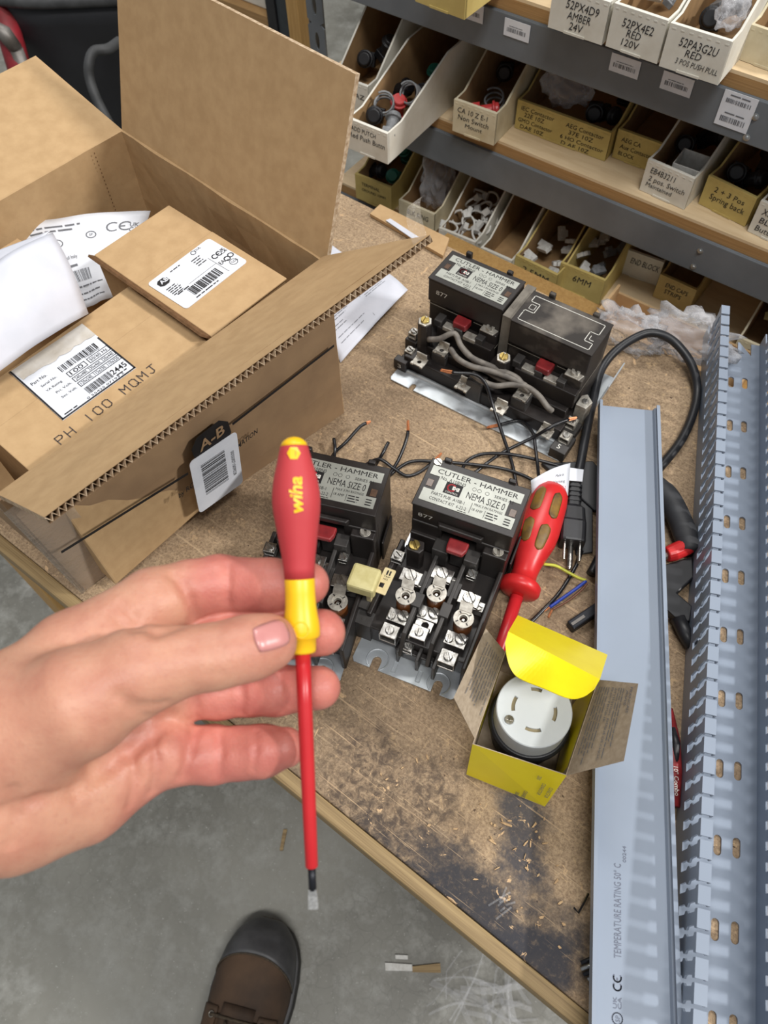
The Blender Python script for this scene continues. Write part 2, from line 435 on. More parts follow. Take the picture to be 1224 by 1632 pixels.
class Ink:
    def __init__(s, X, eps=0.0004): s.g = G(); s.X = X; s.e = eps
    def put(s, vs, fs, mi): s.g.add([(x, y, s.e) for x, y in vs], fs, mi, s.X)
    def text(s, t, x, y, h, w=None, mi=0, bold=0.0, shear=0.0, rot=0.0, mid=False):
        vs, fs = glyphs(t, bold)
        if not vs: return s
        x0 = min(v[0] for v in vs); x1 = max(v[0] for v in vs)
        sy = h / 0.70; sx = (w / (x1 - x0)) if w else sy
        if mid: x -= (x1 - x0) * sx / 2
        c, sn = math.cos(rot), math.sin(rot); out = []
        for v in vs:
            a = (v[0] - x0) * sx + v[1] * sy * shear; b = v[1] * sy
            out.append((x + a * c - b * sn, y + a * sn + b * c))
        s.put(out, fs, mi); return s
    def rect(s, x0, y0, x1, y1, mi=0): s.put([(x0, y0), (x1, y0), (x1, y1), (x0, y1)], [(0, 1, 2, 3)], mi); return s
    def poly(s, p, mi=0): s.put(p, [tuple(range(len(p)))], mi); return s
    def bars(s, x0, y0, x1, y1, n, seed, mi=0, vertical=True):
        rng = random.Random(seed); ws = [rng.choice((1, 1, 2, 3)) for _ in range(2 * n)]; t = sum(ws); a = 0
        for i, w_ in enumerate(ws):
            if i % 2 == 0:
                p, q = a / t, (a + w_) / t
                if vertical: s.rect(x0 + (x1 - x0) * p, y0, x0 + (x1 - x0) * q, y1, mi)
                else: s.rect(x0, y0 + (y1 - y0) * p, x1, y0 + (y1 - y0) * q, mi)
            a += w_
        return s
    def stroke(s, pts, wd, mi=0):
        for (a, b) in zip(pts, pts[1:]):
            dx, dy = b[0] - a[0], b[1] - a[1]; l = math.hypot(dx, dy) or 1e-9
            ex, ey = dx / l * wd / 2, dy / l * wd / 2; nx, ny = -ey, ex
            s.put([(a[0] - ex + nx, a[1] - ey + ny), (a[0] - ex - nx, a[1] - ey - ny), (b[0] + ex - nx, b[1] + ey - ny), (b[0] + ex + nx, b[1] + ey + ny)], [(0, 1, 2, 3)], mi)
        return s
    def frame(s, x0, y0, x1, y1, wd, mi=0): return s.stroke([(x0, y0), (x1, y0), (x1, y1), (x0, y1), (x0, y0)], wd, mi)
    def circle(s, cx, cy, r, wd, mi=0, a0=0, a1=360, n=20): return s.stroke([(cx + r * math.cos(math.radians(a0 + (a1 - a0) * i / n)), cy + r * math.sin(math.radians(a0 + (a1 - a0) * i / n))) for i in range(n + 1)], wd, mi)
    def disc(s, cx, cy, r, mi=0, n=20): return s.poly([(cx + r * math.cos(2 * PI * i / n), cy + r * math.sin(2 * PI * i / n)) for i in range(n)], mi)
    def lines(s, x0, x1, ys, h, seed, mi=0):
        "rows of print too small to read in the photograph, set as broken rules"
        rng = random.Random(seed)
        for y in ys:
            x = x0; e = x0 + (x1 - x0) * rng.uniform(0.7, 1.0)
            while x < e:
                w_ = rng.uniform(1.5, 5) * h; s.rect(x, y, min(x + w_, e), y + h * 0.62, mi); x += w_ + h * 0.6
        return s
    def hand(s, t, x, y, h, adv, wd, mi=0):
        for i, ch in enumerate(t):
            for st in HAND.get(ch, []):
                s.stroke([(x + i * adv + int(q[0]) * h / 6, y + int(q[1]) * h / 6) for q in st.split()], wd, mi)
        return s
    def ce(s, x, y, h, wd, mi=0):
        s.circle(x + h * .5, y + h / 2, h / 2, wd, mi, 60, 300, 12); s.circle(x + h * 1.5, y + h / 2, h / 2, wd, mi, 60, 300, 12)
        s.stroke([(x + h, y + h / 2), (x + h * 1.4, y + h / 2)], wd, mi); return s
def rrect(x0, y0, x1, y1, r, n=4):
    out = []
    for cx, cy, a in ((x1 - r, y1 - r, 0), (x0 + r, y1 - r, 90), (x0 + r, y0 + r, 180), (x1 - r, y0 + r, 270)):
        for i in range(n + 1):
            t = math.radians(a + 90 * i / n); out.append((cx + r * math.cos(t), cy + r * math.sin(t)))
    return out

# ------------------------------------------------------------------ the setting
g = G(); g.box(-3.2, -3.0, -0.05, 3.2, 3.4, 0.0)
g.build('floor', 'concrete', kind='structure')
SA = -38.5                                  # direction the racking runs
SX, SY = U(SA), U(SA + 90)
g = G(); g.box(-3.0, 0, 0, 3.0, 0.06, 3.0, 0, placed(SY * 2.35, SA))
g.build('wall_back', 'wall', kind='structure')

# ------------------------------------------------------------------ workbench
BA = -39.4
bench = thing('workbench', 'worn particle board workbench with a pine front edge carrying the boxes and tools', 'workbench', U(BA + 90) * 0.050, BA)
BI = WM[bench.name].inverted()
def bl(px, py):
    return BI @ at(px, py)
n, base, mid, fine, flakes, blot = bench_mat()
col = base
dark = lin((52, 52, 60)); brown = lin((84, 68, 54))
def addblot(col, px, py, rx, ry, ang, soft, c, amt=1.0):
    p = bl(px, py)
    m_ = blot(p.x, p.y, rx, ry, ang, soft)
    return n.mix(n.math('MULTIPLY', m_, amt), col, c)
speck = n.ramp(n.noise(130, 5, 0.75, None, 0.8), 0.40, 0.58, (1, 1, 1, 1), (0.25, 0.25, 0.25, 1))
dspeck = n.ramp(n.noise(230, 5, 0.75), 0.52, 0.66, (1, 1, 1, 1), (0.55, 0.55, 0.55, 1))
fspeck = n.ramp(n.noise(330, 4, 0.7), 0.46, 0.62, (1, 1, 1, 1), (0.35, 0.35, 0.35, 1))
def scuff(col, px, py, rx, ry, ang, soft, c, amt, sp):
    p = bl(px, py); m_ = blot(p.x, p.y, rx, ry, ang, soft)
    return n.mix(n.math('MULTIPLY', n.math('MULTIPLY', m_, sp), amt), col, c)
col = scuff(col, 600, 1260, 0.10, 0.060, 10, 0.6, lin((74, 62, 54)), 0.85, speck)
col = scuff(col, 470, 830, 0.14, 0.06, 0, 0.8, brown, 0.5, fspeck)
col = scuff(col, 640, 640, 0.13, 0.06, 60, 0.8, brown, 0.45, fspeck)
col = scuff(col, 560, 900, 0.16, 0.10, 60, 0.9, brown, 0.35, fspeck)
col = scuff(col, 680, 1410, 0.100, 0.032, 5, 0.6, lin((58, 54, 54)), 0.9, speck)
col = scuff(col, 770, 1440, 0.085, 0.034, 8, 0.55, lin((52, 52, 57)), 0.95, dspeck)
col = scuff(col, 830, 1335, 0.026, 0.066, 30, 0.5, lin((64, 64, 70)), 0.92, dspeck)
col = scuff(col, 850, 1520, 0.036, 0.022, 20, 0.5, lin((54, 54, 60)), 0.9, dspeck)
for rz_, sc_ in ((0.9, (12, 520, 1)), (-0.7, (9, 430, 1)), (0.2, (14, 600, 1))):
    sv = n.noise(1.0, 3, 0.6, n.mapping(sc_, (0, 0, rz_)))
    col = n.mix(n.math('MULTIPLY', n.ramp(sv, 0.68, 0.71), 0.7), col, lin((194, 166, 132)))
chip = n.mix(n.ramp(n.noise(70, 5, 0.75, None, 1.0), 0.64, 0.66), col, lin((200, 168, 130)))
n.color(chip)
n.bump(n.noise(180, 4, 0.7), 0.35, 0.0012)
M['bench'] = n.m
g = G()
g.prism([(-0.80, 0.011), (0.62, 0.011), (0.62, 0.530), (-0.80, 0.545)], TZ - 0.026, TZ)
g.build('worktop', 'bench', bench, local=True, bevel=0.0015)
g = G(); g.box(-0.80, 0.0, TZ - 0.027, 0.62, 0.011, TZ - 0.0015)
g.build('edge_strip', 'pine', bench, local=True, bevel=0.002)
g = G(); g.box(-0.45, 0.546, 0.625, 0.60, 0.650, 0.640)
g.build('rear_ledge', 'post_wood', bench, local=True)
g = G(); g.box(-0.45, 0.530, 0.625, 0.60, 0.546, TZ - 0.031)
g.build('rear_rail', 'post_wood', bench, local=True)
for x in (-0.74, 0.56):
    for y in (0.05, 0.49):
        g = G(); g.box(x - 0.035, y - 0.02, 0, x + 0.035, y + 0.05, TZ - 0.026)
        g.build('leg', 'post_wood', bench, local=True, bevel=0.003)

# ------------------------------------------------------------------ racking behind the bench
SD = 0.75
rack = thing('shelving_unit', 'grey steel shelving unit with plywood shelves of card parts bins behind the bench', 'shelving', SY * SD, SA)
RI = WM[rack.name].inverted()
ZS = (0.911, 0.755, 0.598)                  # tops of the three shelf boards
RL, RR = -0.66, 0.55
def price_label(px, py, wd, hd, zc, parent, ink2=False):
    p = RI @ onplane(px, py, SY * (SD - 0.0005), SY)
    X = Matrix.Translation((p.x, -0.0006, p.z)) @ Matrix.Rotation(PI / 2, 4, 'X')
    g = G(); g.box(-wd / 2, -hd / 2, 0, wd / 2, hd / 2, 0.0004, 0, X)
    i = Ink(X, 0.0006)
    rows = ((0.18, 0.30), (-0.36, -0.20)) if ink2 else ((-0.22, 0.02),)
    for a, b in rows:
        i.bars(-wd * .38, hd * a, wd * .38, hd * b, 18, int(px))
        i.lines(-wd * .3, wd * .3, [hd * (b + .08)], hd * 0.06, int(py))
    for q in i.g.f: pass
    b0 = len(g.v); g.v += i.g.v; g.f += [[k + b0 for k in f] for f in i.g.f]; g.m += [1] * len(i.g.f)
    return g.build('price_label', ['sticker', 'grey_ink'], parent, local=True)
beams = []
for k, z in enumerate(ZS):
    g = G(); zt = z - 0.016
    g.box(RL, 0, zt - 0.042, RR, 0.002, zt)                 # face
    g.box(RL, 0.002, zt - 0.042, RR, 0.022, zt - 0.040)     # lower return
    g.box(RL, 0.002, zt - 0.002, RR, 0.022, zt)             # ledge the board lies on
    b = g.build('beam', 'rack_steel', rack, local=True, bevel=0.0012)
    beams.append(b)
    g = G(); g.box(RL, 0.004, z - 0.0158, RR, 0.34, z - 0.0032, 0); g.box(RL, 0.004, z - 0.0032, RR, 0.34, z, 1)
    g.build('shelf_board', ['ply_edge', 'ply_face'], rack, local=True)
    g = G(); g.box(RL, 0.345, z - 0.058, RR, 0.347, z - 0.016)
    g.build('rear_beam', 'rack_steel', rack, local=True)
for px, py in ((751, 18), (824, 48)): price_label(px, py, 0.030, 0.017, 0, beams[0])
for px, py in ((996, 105), (1079, 134)): price_label(px, py, 0.031, 0.017, 0, beams[0])
price_label(1173, 178, 0.032, 0.033, 0, beams[0], True)
def bolt(px, py, parent):
    p = RI @ onplane(px, py, SY * SD, SY)
    g = G(); g.lathe([(0.0034, 0), (0.0034, 0.0008), (0.0022, 0.0012), (0.0022, 0.0022), (0.0012, 0.0026)], 12, 0, Matrix.Translation((p.x, 0.0002, p.z)) @ Matrix.Rotation(PI / 2, 4, 'X'))
    g.build('bolt', 'zinc_bolt', parent, local=True, smooth=False)
for px, py in ((1204, 186), (1190, 219)): bolt(px, py, beams[0])
for px, py in ((1116, 400), (1105, 425)): bolt(px, py, beams[1])
# slotted uprights
def upright(x, y, name='upright'):
    g = G(); wd = 0.026
    z = 0.0
    while z < 1.5:
        if z > 0.75:
            hole = [(wd / 2 + (0.0035 * math.cos(t)), 0.021 + 0.011 * math.sin(t)) for t in (2 * PI * i / 16 for i in range(16))]
            out = []
            for a, b in hole:
                dx, dy = a - wd / 2, b - 0.021; k = min((wd / 2) / abs(dx) if abs(dx) > 1e-6 else 1e9, 0.021 / abs(dy) if abs(dy) > 1e-6 else 1e9)
                out.append((wd / 2 + dx * k, 0.021 + dy * k))
            g.ring(out, hole, 0, 0.002, 0, Matrix.Translation((x, y + 0.002, z)) @ Matrix.Rotation(PI / 2, 4, 'X'))
        else:
            g.box(x, y, z, x + wd, y + 0.002, z + 0.042)
        z += 0.042
    g.box(x, y + 0.002, 0, x + 0.002, y + 0.03, 1.5)
    return g.build(name, 'rack_steel', rack, local=True)
pu = RI @ onplane(493, 60, SY * (SD + 0.02), SY)
upright(pu.x, 0.02); upright(0.53, 0.004); upright(pu.x, 0.32); upright(0.53, 0.32)

# neighbouring bay further back on the left
pb = RI @ onplane(440, 40, SY * (SD + 0.22), SY)
bay = thing('shelving_unit', 'dark grey shelving bay with a timber post partly hidden behind the tall carton flap', 'shelving', SY * (SD + 0.22), SA)
BYI = WM[bay.name].inverted()
def byx(px, py, back=0.0): return BYI @ onplane(px, py, SY * (SD + 0.22 + back), SY)
a = byx(426, 30); b = byx(440, 30); c = byx(463, 30); d = byx(465, 30); e = byx(483, 30); f0 = byx(345, 12)
g = G(); g.box(a.x, 0, 0, b.x, 0.05, 1.35); g.build('upright', 'black_plastic', bay, local=True, bevel=0.001)
g = G(); g.box(b.x, 0.004, 0, c.x, 0.05, 1.35); g.build('upright', 'rack_dark', bay, local=True, bevel=0.001)
g = G(); g.box(d.x, -0.01, 0, e.x, 0.05, 1.35); g.build('timber_post', 'post_wood', bay, local=True, bevel=0.001)
zb = byx(400, 20).z
g = G(); g.box(a.x - 0.30, 0.003, zb - 0.014, a.x, 0.30, zb); g.build('shelf_board', 'ply_edge', bay, local=True)
g = G(); g.box(a.x - 0.30, 0.0, zb - 0.055, a.x, 0.003, zb - 0.014); g.build('beam', 'rack_steel', bay, local=True)
g = G(); g.box(a.x - 0.30, 0.27, 0.0, a.x - 0.28, 0.30, 1.3); g.build('upright', 'rack_dark', bay, local=True)
g = G(); X = WM[bay.name]
g.box(a.x - 0.28, 0.02, zb + .0005, a.x - 0.006, 0.24, zb + 0.12, 0, X)
g.build('white_carton', 'bin_white', bevel=0.002, label='white carton standing on the far shelf behind the tall carton flap', cat='box')

# ------------------------------------------------------------------ card bins
def shelf_bin(label, pl, pr, z, h, mats, text, depth=0.22, hb=0.075, rise=(0.10, 0.42), group=None, notch=True, ink='marker', wid=None):
    p = at(pl[0], pl[1], z + 0.0004); q = at(pr[0], pr[1], z + 0.0004); d = q - p
    wd = wid or math.hypot(d.x, d.y); an = SA + .5 * (math.degrees(math.atan2(d.y, d.x)) - SA)
    wd -= .002
    r = thing('parts_bin', label, 'parts bin', p, an, group)
    t = 0.0022; out, inn = mats
    g = G(); D = depth
    prof = [(0, 0), (D, 0), (D, hb), (D * rise[1], hb), (D * rise[0], h), (0, h)]
    R = Matrix(((0, 0, 1, 0), (1, 0, 0, 0), (0, 1, 0, 0), (0, 0, 0, 1)))
    for x0, xi in ((0, t + 0.0002), (wd - t, wd - t - 0.0002)):
        g.prism(prof, x0, x0 + t, 0, R)
        g.add([(xi, a, b) for a, b in prof], [tuple(range(len(prof)))], 1)
    g.box(t, D - t, 0, wd - t, D, hb, 1)
    g.box(t, 0, 0, wd - t, D - t, 0.002, 1)
    g.build('bin_body', [out, inn], r, local=True)
    g = G(); g.box(0, -0.0004, 0, wd, 0.0034, h + 0.0006)
    g.box(wd * .3, -0.0014, 0.0, wd * .68, -0.0004, 0.0022)
    if notch:
        for i in range(7): g.box(wd * (i + .35) / 7, -0.0007, h - 0.0035, wd * (i + .8) / 7, -0.0004, h - 0.0022)
    fp = g.build('front_panel', out, r, local=True, bevel=0.0006)
    if text:
        X = Matrix.Translation((0, -0.0005, 0)) @ Matrix.Rotation(PI / 2, 4, 'X')
        i = Ink(X, 0.0004)
        for (s_, fx, fz, fw, fh) in text:
            i.text(s_, fx * wd, fz * h, fh * h, fw * wd, 0, 0.0, 0.12)
        i.g.build('handwriting', ink, fp, local=True)
    return r, placed(p, an), wd, D
W_, C_, Y_, B_, T_ = ('bin_white', 'bin_brown'), ('bin_cream', 'bin_brown'), ('bin_yellow', 'bin_brown'), ('bin_brown', 'bin_brown'), ('bin_tan', 'bin_brown')
bins = {}
def nb(key, *a, **k): bins[key] = shelf_bin(*a, **k)
z1, z2, z3 = ZS
nb('T0', 'yellow parts bin sticking out of the top shelf at its left end', (662, 2), (741, 34), z1, .037, Y_, [], depth=.2)
nb('T1', 'white bin marked 52PX4D9 AMBER 24V on the top shelf', (873, 43), (962, 73), z1, .037, W_, [('52PX4D9', .27, .60, .58, .2), ('AMBER', .32, .36, .42, .19), ('24V', .38, .12, .24, .19)])
nb('T2', 'white bin marked 52PX4E2 RED 120V on the top shelf', (965, 73), (1049, 104), z1, .037, W_, [('52PX4E2', .22, .58, .58, .2), ('RED', .34, .38, .26, .18), ('120V', .28, .16, .32, .17)])
nb('T3', 'white bin marked 52PA3G2U RED 3 POS on the top shelf', (1050, 105), (1148, 136), z1, .037, W_, [('52PA3G2U', .22, .60, .62, .2), ('RED', .36, .40, .26, .17), ('3 POS PUSH PULL', .24, .20, .7, .13)])
nb('T4', 'plain white bin set back at the right end of the top shelf', (1176, 94), (1262, 128), z1, .03, C_, [], depth=.18)
nb('M0', 'white bin half hidden by the carton flap at the left end of the middle shelf', (530, 165), (592, 186), z2, .037, W_, [('ZB5AZ', .30, .52, .6, .16), ('RED', .35, .30, .3, .15)], hb=.085, depth=.2)
nb('M1', 'long white bin pulled far out over the edge of the middle shelf', (556, 236), (622, 262), z2, .037, W_, [('PADD PUTCH', .05, .70, .66, .15), ('Red Push Buttn', .05, .46, .88, .17)], depth=.235, rise=(.12, .52), hb=.07)
nb('M2', 'aged white bin with smudged writing beside the long pulled out bin', (721, 208), (791, 231), z2, .038, C_, [('CA 10 Z E-1', .10, .68, .7, .16), ('Non Switch', .12, .46, .72, .16), ('Mount', .3, .26, .4, .13)])
nb('M3', 'wide yellow bin marked IEC Contactor on the middle shelf', (820, 203), (968, 256), z2, .034, Y_, [('IEC Contactor', .05, .72, .36, .15), ('22E 10Z', .09, .52, .22, .15), ('GMO Contactor', .03, .30, .38, .14), ('DAE 10Z', .06, .08, .26, .14), ('AEG Contactor', .54, .70, .40, .15), ('37E 10Z', .58, .48, .26, .15), ('6 HO Contactor', .50, .26, .46, .14), ('D AE 10Z', .52, .05, .3, .14)])
nb('M4', 'narrow yellow bin set back to the right of the wide yellow bin', (975, 250), (1046, 276), z2, .034, Y_, [('AEG CA', .12, .66, .44, .15), ('Aux Contactor', .12, .42, .76, .15), ('BLOCK', .12, .18, .36, .14)])
nb('M5', 'white bin marked 2 pos Switch Maintained near the front of the middle shelf', (1019, 302), (1090, 338), z2, .037, W_, [('EB4B3211', .12, .66, .52, .18), ('2 pos. Switch', .12, .42, .78, .16), ('Maintained', .10, .22, .56, .14)])
nb('M6', 'yellow bin marked 2 + 3 Pos Spring back on the middle shelf', (1113, 324), (1183, 368), z2, .034, Y_, [('2 + 3 Pos', .20, .62, .62, .18), ('Spring back', .16, .34, .72, .2)])
nb('M7', 'white bin marked XB5 BLK Button at the right end of the middle shelf', (1191, 368), (1262, 406), z2, .037, W_, [('XB5 AA21', .12, .66, .7, .2), ('BLK', .14, .40, .34, .18), ('Button', .12, .14, .5, .18)])
nb('L0', 'small yellow bin on the lower shelf under the long pulled out bin', (568, 315), (628, 337), z3, .038, Y_, [('TERMINAL', .18, .66, .5, .13), ('GROUND 10MM', .18, .44, .66, .11)])
nb('L1', 'low white bin with a bag in it on the lower shelf behind the scrap card', (636, 348), (694, 372), z3, .030, C_, [('BLK RING', .24, .5, .6, .26)])
nb('L2', 'white bin heaped with white clips on the lower shelf', (698, 400), (758, 422), z3, .037, W_, [])
nb('L3', 'white bin standing empty between the clips and the 2.5MM bin', (763, 424), (814, 446), z3, .030, W_, [])
bins['L3'][0]
nb('L4', 'yellow bin marked 2.5MM on the lower shelf', (817, 440), (882, 475), z3, .034, Y_, [('2.5MM', .20, .48, .62, .26)])
nb('L5', 'yellow bin marked 6MM on the lower shelf', (886, 456), (958, 484), z3, .038, Y_, [('6MM', .32, .52, .40, .24)])
nb('L6', 'white bin marked END BLOCK set back on the lower shelf', (985, 433), (1050, 452), z3, .037, W_, [('END BLOCK', .22, .55, .72, .24)], depth=.15)
nb('L7', 'tan bin marked END CAPS STRIPS leaning forward on the lower shelf', (1040, 472), (1098, 500), z3, .036, T_, [('END CAPS', .22, .62, .6, .18), ('STRIPS', .24, .36, .45, .18)], depth=.17)
nb('L8', 'white bin at right end of the lower shelf behind the slotted duct', (1160, 572), (1222, 600), z3, .036, C_, [('20 M', .3, .5, .4, .26)], depth=.16)

# ------------------------------------------------------------------ loose stock lying in the bins
rng = random.Random(5)
def p_block(X, m, name, label, cat, group):
    g = G(.001)
    g.prism([(-9, 0), (9, 0), (9, 9), (5, 9), (4, 13), (-4, 13), (-5, 9), (-9, 9)], -2.6, 2.6, 0)
    g.prism([(-6, 2), (-3, 2), (-3, 6), (-6, 6)], 2.6, 3.2, 0); g.prism([(3, 2), (6, 2), (6, 6), (3, 6)], 2.6, 3.2, 0)
    return finish(g, X, m, name, label, cat, group)
def p_button(X, m, name, label, cat, group):
    g = G(.001); g.lathe([(7, -14), (7, 0), (10, 0.5), (10, 3), (8, 3.5), (7.6, 7), (6.5, 8)], 18)
    g.box(-8, -8, -24, 8, 8, -14)
    return finish(g, X, m, name, label, cat, group)
def p_coil(X, m, name, label, cat, group):
    g = G(.001); pts = [(11 * math.cos(t), 11 * math.sin(t), 1.2 * t) for t in (i * .35 for i in range(45))]
    g.tube(pts, 1.3, 8); return finish(g, X, m, name, label, cat, group)
def p_clip(X, m, name, label, cat, group):
    g = G(.001)
    g.tube([(10 * math.cos(t), 8 * math.sin(t), 0) for t in (-2.4 + i * .24 for i in range(21))], 1.6, 8)
    g.box(-14, -5, -3, -6, 5, 3); return finish(g, X, m, name, label, cat, group)
def p_box(X, m, name, label, cat, group):
    g = G(.001); a, b, c, t = 15, 15, 26, 1
    g.box(-a, -b, 0, a, b, t); g.box(-a, -b, t, -a + t, b, c); g.box(a - t, -b, t, a, b, c); g.box(-a + t, -b, t, a - t, -b + t, c); g.box(-a + t, b - t, t, a - t, b, c)
    return finish(g, X, m, name, label, cat, group)
def finish(g, X, m, name, label, cat, group):
    g.v = [(X @ (p * g.k)) for p in g.v]; g.k = 1.0
    return g.build(name, m, bevel=0.0006, label=label, cat=cat, group=group)
def heap(key, kind, mats, spots, name, label, cat, group):
    r, X, wd, D = bins[key]
    for i, (fx, y, z, rx, ry, rz) in enumerate(spots):
        R = Matrix.Rotation(math.radians(rz), 4, 'Z') @ Matrix.Rotation(math.radians(ry), 4, 'Y') @ Matrix.Rotation(math.radians(rx), 4, 'X')
        kind(X @ Matrix.Translation((fx * wd, y, z)) @ R, mats[i % len(mats)], name, label, cat, group)
def spread(n_, y0, y1, z, seed, tilt=40, cols=2):
    q = random.Random(seed); out = []
    for i in range(n_):
        out.append(((i % cols + .5) / cols + q.uniform(-.06, .06), y0 + (y1 - y0) * (i // cols) / max(1, (n_ - 1) // cols) + q.uniform(-.003, .003), z + q.uniform(0, .008), q.uniform(-tilt, tilt), q.uniform(-tilt, tilt), q.uniform(0, 360)))
    return out
heap('L4', p_block, ['part_white'], spread(8, .02, .075, .022, 1), 'terminal_block', 'small white terminal block in the bin marked 2.5MM', 'terminal block', 'terminal blocks in the 2.5MM bin')
heap('L5', p_block, ['part_white', 'part_grey'], spread(8, .02, .075, .024, 2), 'terminal_block', 'small pale terminal block in the bin marked 6MM', 'terminal block', 'terminal blocks in the 6MM bin')
heap('L2', p_clip, ['part_white'], spread(14, .016, .09, .028, 3, 60, 3), 'cable_clip', 'white plastic clip in the heaped bin on the lower shelf', 'clip', 'white clips in the heaped bin')
heap('M1', p_button, ['part_black', 'part_grey', 'part_red', 'part_black', 'part_black', 'part_green'], [(.3, .03, .030, 60, 10, 20), (.72, .034, .030, 70, 0, 200), (.5, .062, .032, 20, 10, 30), (.28, .095, .030, 60, 0, 90), (.72, .095, .032, 65, 0, 0), (.6, .13, .036, 10, 0, 0)], 'push_button', 'push button lying in the long pulled out bin', 'push button', 'push buttons in the long pulled out bin')
heap('M1', p_coil, ['part_grey'], [(.3, .05, .028, 30, 20, 0), (.66, .078, .036, 50, 10, 0)], 'wire_coil', 'grey wire coil among the buttons in the long pulled out bin', 'wire coil', 'wire coils in the long bin')
heap('M2', p_coil, ['part_grey'], [(.5, .05, .012, 20, 0, 0)], 'wire_coil', 'pale ring of wire in the bin with smudged writing', 'wire coil', None)
heap('M2', p_button, ['part_red', 'part_black'], [(.7, .022, .026, 80, 0, 120), (.3, .09, .03, 70, 0, 20)], 'push_button', 'push button in the bin with smudged writing', 'push button', 'buttons in the smudged bin')
heap('M5', p_box, ['part_white'], [(.68, .026, .012, 0, 0, 6)], 'small_box', 'small open white box inside the bin marked 2 pos Switch', 'box', None)
heap('M5', p_button, ['part_black'], [(.25, .06, .028, 60, 0, 10), (.7, .09, .03, 60, 0, 80)], 'push_button', 'black switch lying in the bin marked 2 pos Switch', 'switch', 'switches in the 2 pos bin')
heap('M6', p_button, ['part_black'], [(.3, .03, .03, 60, 10, 10), (.7, .035, .03, 60, 0, 80), (.5, .075, .032, 70, 0, 200)], 'push_button', 'black switch lying in the bin marked 2 + 3 Pos', 'switch', 'switches in the spring back bin')
heap('M7', p_button, ['part_black'], [(.3, .03, .03, 60, 10, 10), (.7, .045, .03, 60, 0, 80)], 'push_button', 'black button in the bin marked XB5 BLK', 'push button', 'buttons in the black button bin')
heap('L0', p_button, ['part_green', 'part_black', 'part_green'], [(.72, .03, .032, 50, 0, 20), (.3, .035, .028, 70, 0, 80), (.55, .075, .04, 30, 0, 0)], 'push_button', 'green or black part in the small yellow bin under the pulled out bin', 'push button', 'parts in the small yellow bin')
heap('M0', p_button, ['part_black'], [(.3, .05, .035, 60, 0, 20), (.7, .07, .05, 30, 0, 80)], 'push_button', 'black part in the bin half hidden by the carton flap', 'push button', 'parts in the half hidden bin')
heap('M3', p_button, ['part_black'], [(.7, .03, .03, 70, 0, 20), (.86, .04, .028, 70, 0, 60), (.8, .08, .034, 40, 0, 0)], 'contactor_block', 'black contactor part in the wide yellow bin', 'contactor', 'parts in the wide yellow bin')
heap('T2', p_block, ['part_white', 'part_grey', 'part_black'], [(.4, .03, .034, 40, 0, 10), (.75, .04, .032, 30, 0, 100), (.5, .07, .03, 20, 0, 60)], 'lamp_block', 'small part lying in the bin marked 52PX4E2', 'lamp block', 'parts in the 52PX4E2 bin')
heap('T3', p_button, ['part_black', 'part_grey'], [(.4, .04, .03, 60, 0, 10), (.62, .075, .03, 60, 0, 80)], 'push_button', 'dark push pull button in the bin marked 52PA3G2U', 'push button', 'buttons in the 52PA3G2U bin')
heap('L8', p_block, ['cream'], [(.7, .05, .036, 70, 0, 10), (.4, .05, .034, 60, 20, 60)], 'terminal_block', 'cream block in the right end bin of the lower shelf', 'terminal block', 'cream blocks in the right end bin')
def crumple(name, c, r, seed, label, cat='plastic bag', m='bag', amp=.35, freq=2.2, X=None):
    bm = bmesh.new(); bmesh.ops.create_icosphere(bm, subdivisions=4, radius=1.0)
    g = G(); off = Vector((seed * 3.1, seed * 1.7, 0))
    for v in bm.verts:
        d = v.co.normalized(); k = 1 + amp * (abs(mnoise.noise(d * freq + off)) * 1.6 - .5) + amp * .35 * mnoise.noise(d * freq * 3 + off)
        p = Vector((d.x * r[0] * k, d.y * r[1] * k, d.z * r[2] * k))
        if X is not None: p = X @ p
        g.v.append(Vector(c) + p)
    g.f = [[v.index for v in f.verts] for f in bm.faces]; g.m = [0] * len(g.f); bm.free()
    return g.build(name, m, smooth=True, label=label, cat=cat)
def inbin(key, fx, y, z): return bins[key][1] @ Vector((fx * bins[key][2], y, z))
RS = Matrix.Rotation(math.radians(SA), 3, 'Z')
crumple('plastic_bag', inbin('M3', .36, .035, .050), (.030, .022, .026), 1, 'clear plastic bag bulging over the front of the wide yellow bin', X=RS)
crumple('plastic_bag', inbin('L1', .55, .05, .045), (.020, .03, .042), 2, 'tall grey plastic bag standing in the low white bin', X=RS)
crumple('plastic_bag', inbin('T3', .72, .035, .044), (.013, .022, .014), 3, 'clear plastic bag poking out of the bin marked 52PA3G2U', X=RS)

# ------------------------------------------------------------------ far left: waste can, hose, cart
cp = dep(70, 60, 1.45); cp.z = 0
can = thing('waste_can', 'black plastic waste can with a rolled rim standing on the floor behind the carton', 'waste can', (cp.x + .09, cp.y + .17, 0))
g = G(); n_ = 40; rows = []
for z, s_ in ((0, .80), (.02, .82), (.45, .93), (.56, .97), (.60, .98)):
    rows.append([(s_ * (.21 * math.copysign(abs(math.cos(t)) ** .6, math.cos(t))), s_ * (.17 * math.copysign(abs(math.sin(t)) ** .6, math.sin(t))), z) for t in (2 * PI * i / n_ for i in range(n_ + 1))])
g.grid(rows); g.prism([(p[0], p[1]) for p in rows[0][:-1]], 0, .004)
g.build('can_body', 'bin_can', can, local=True, smooth=True, solid=.004)
g = G(); g.tube([(p[0] * 1.01, p[1] * 1.01, .605) for p in rows[-1]], .011, 10)
g.build('rolled_rim', 'hose', can, local=True, smooth=True)
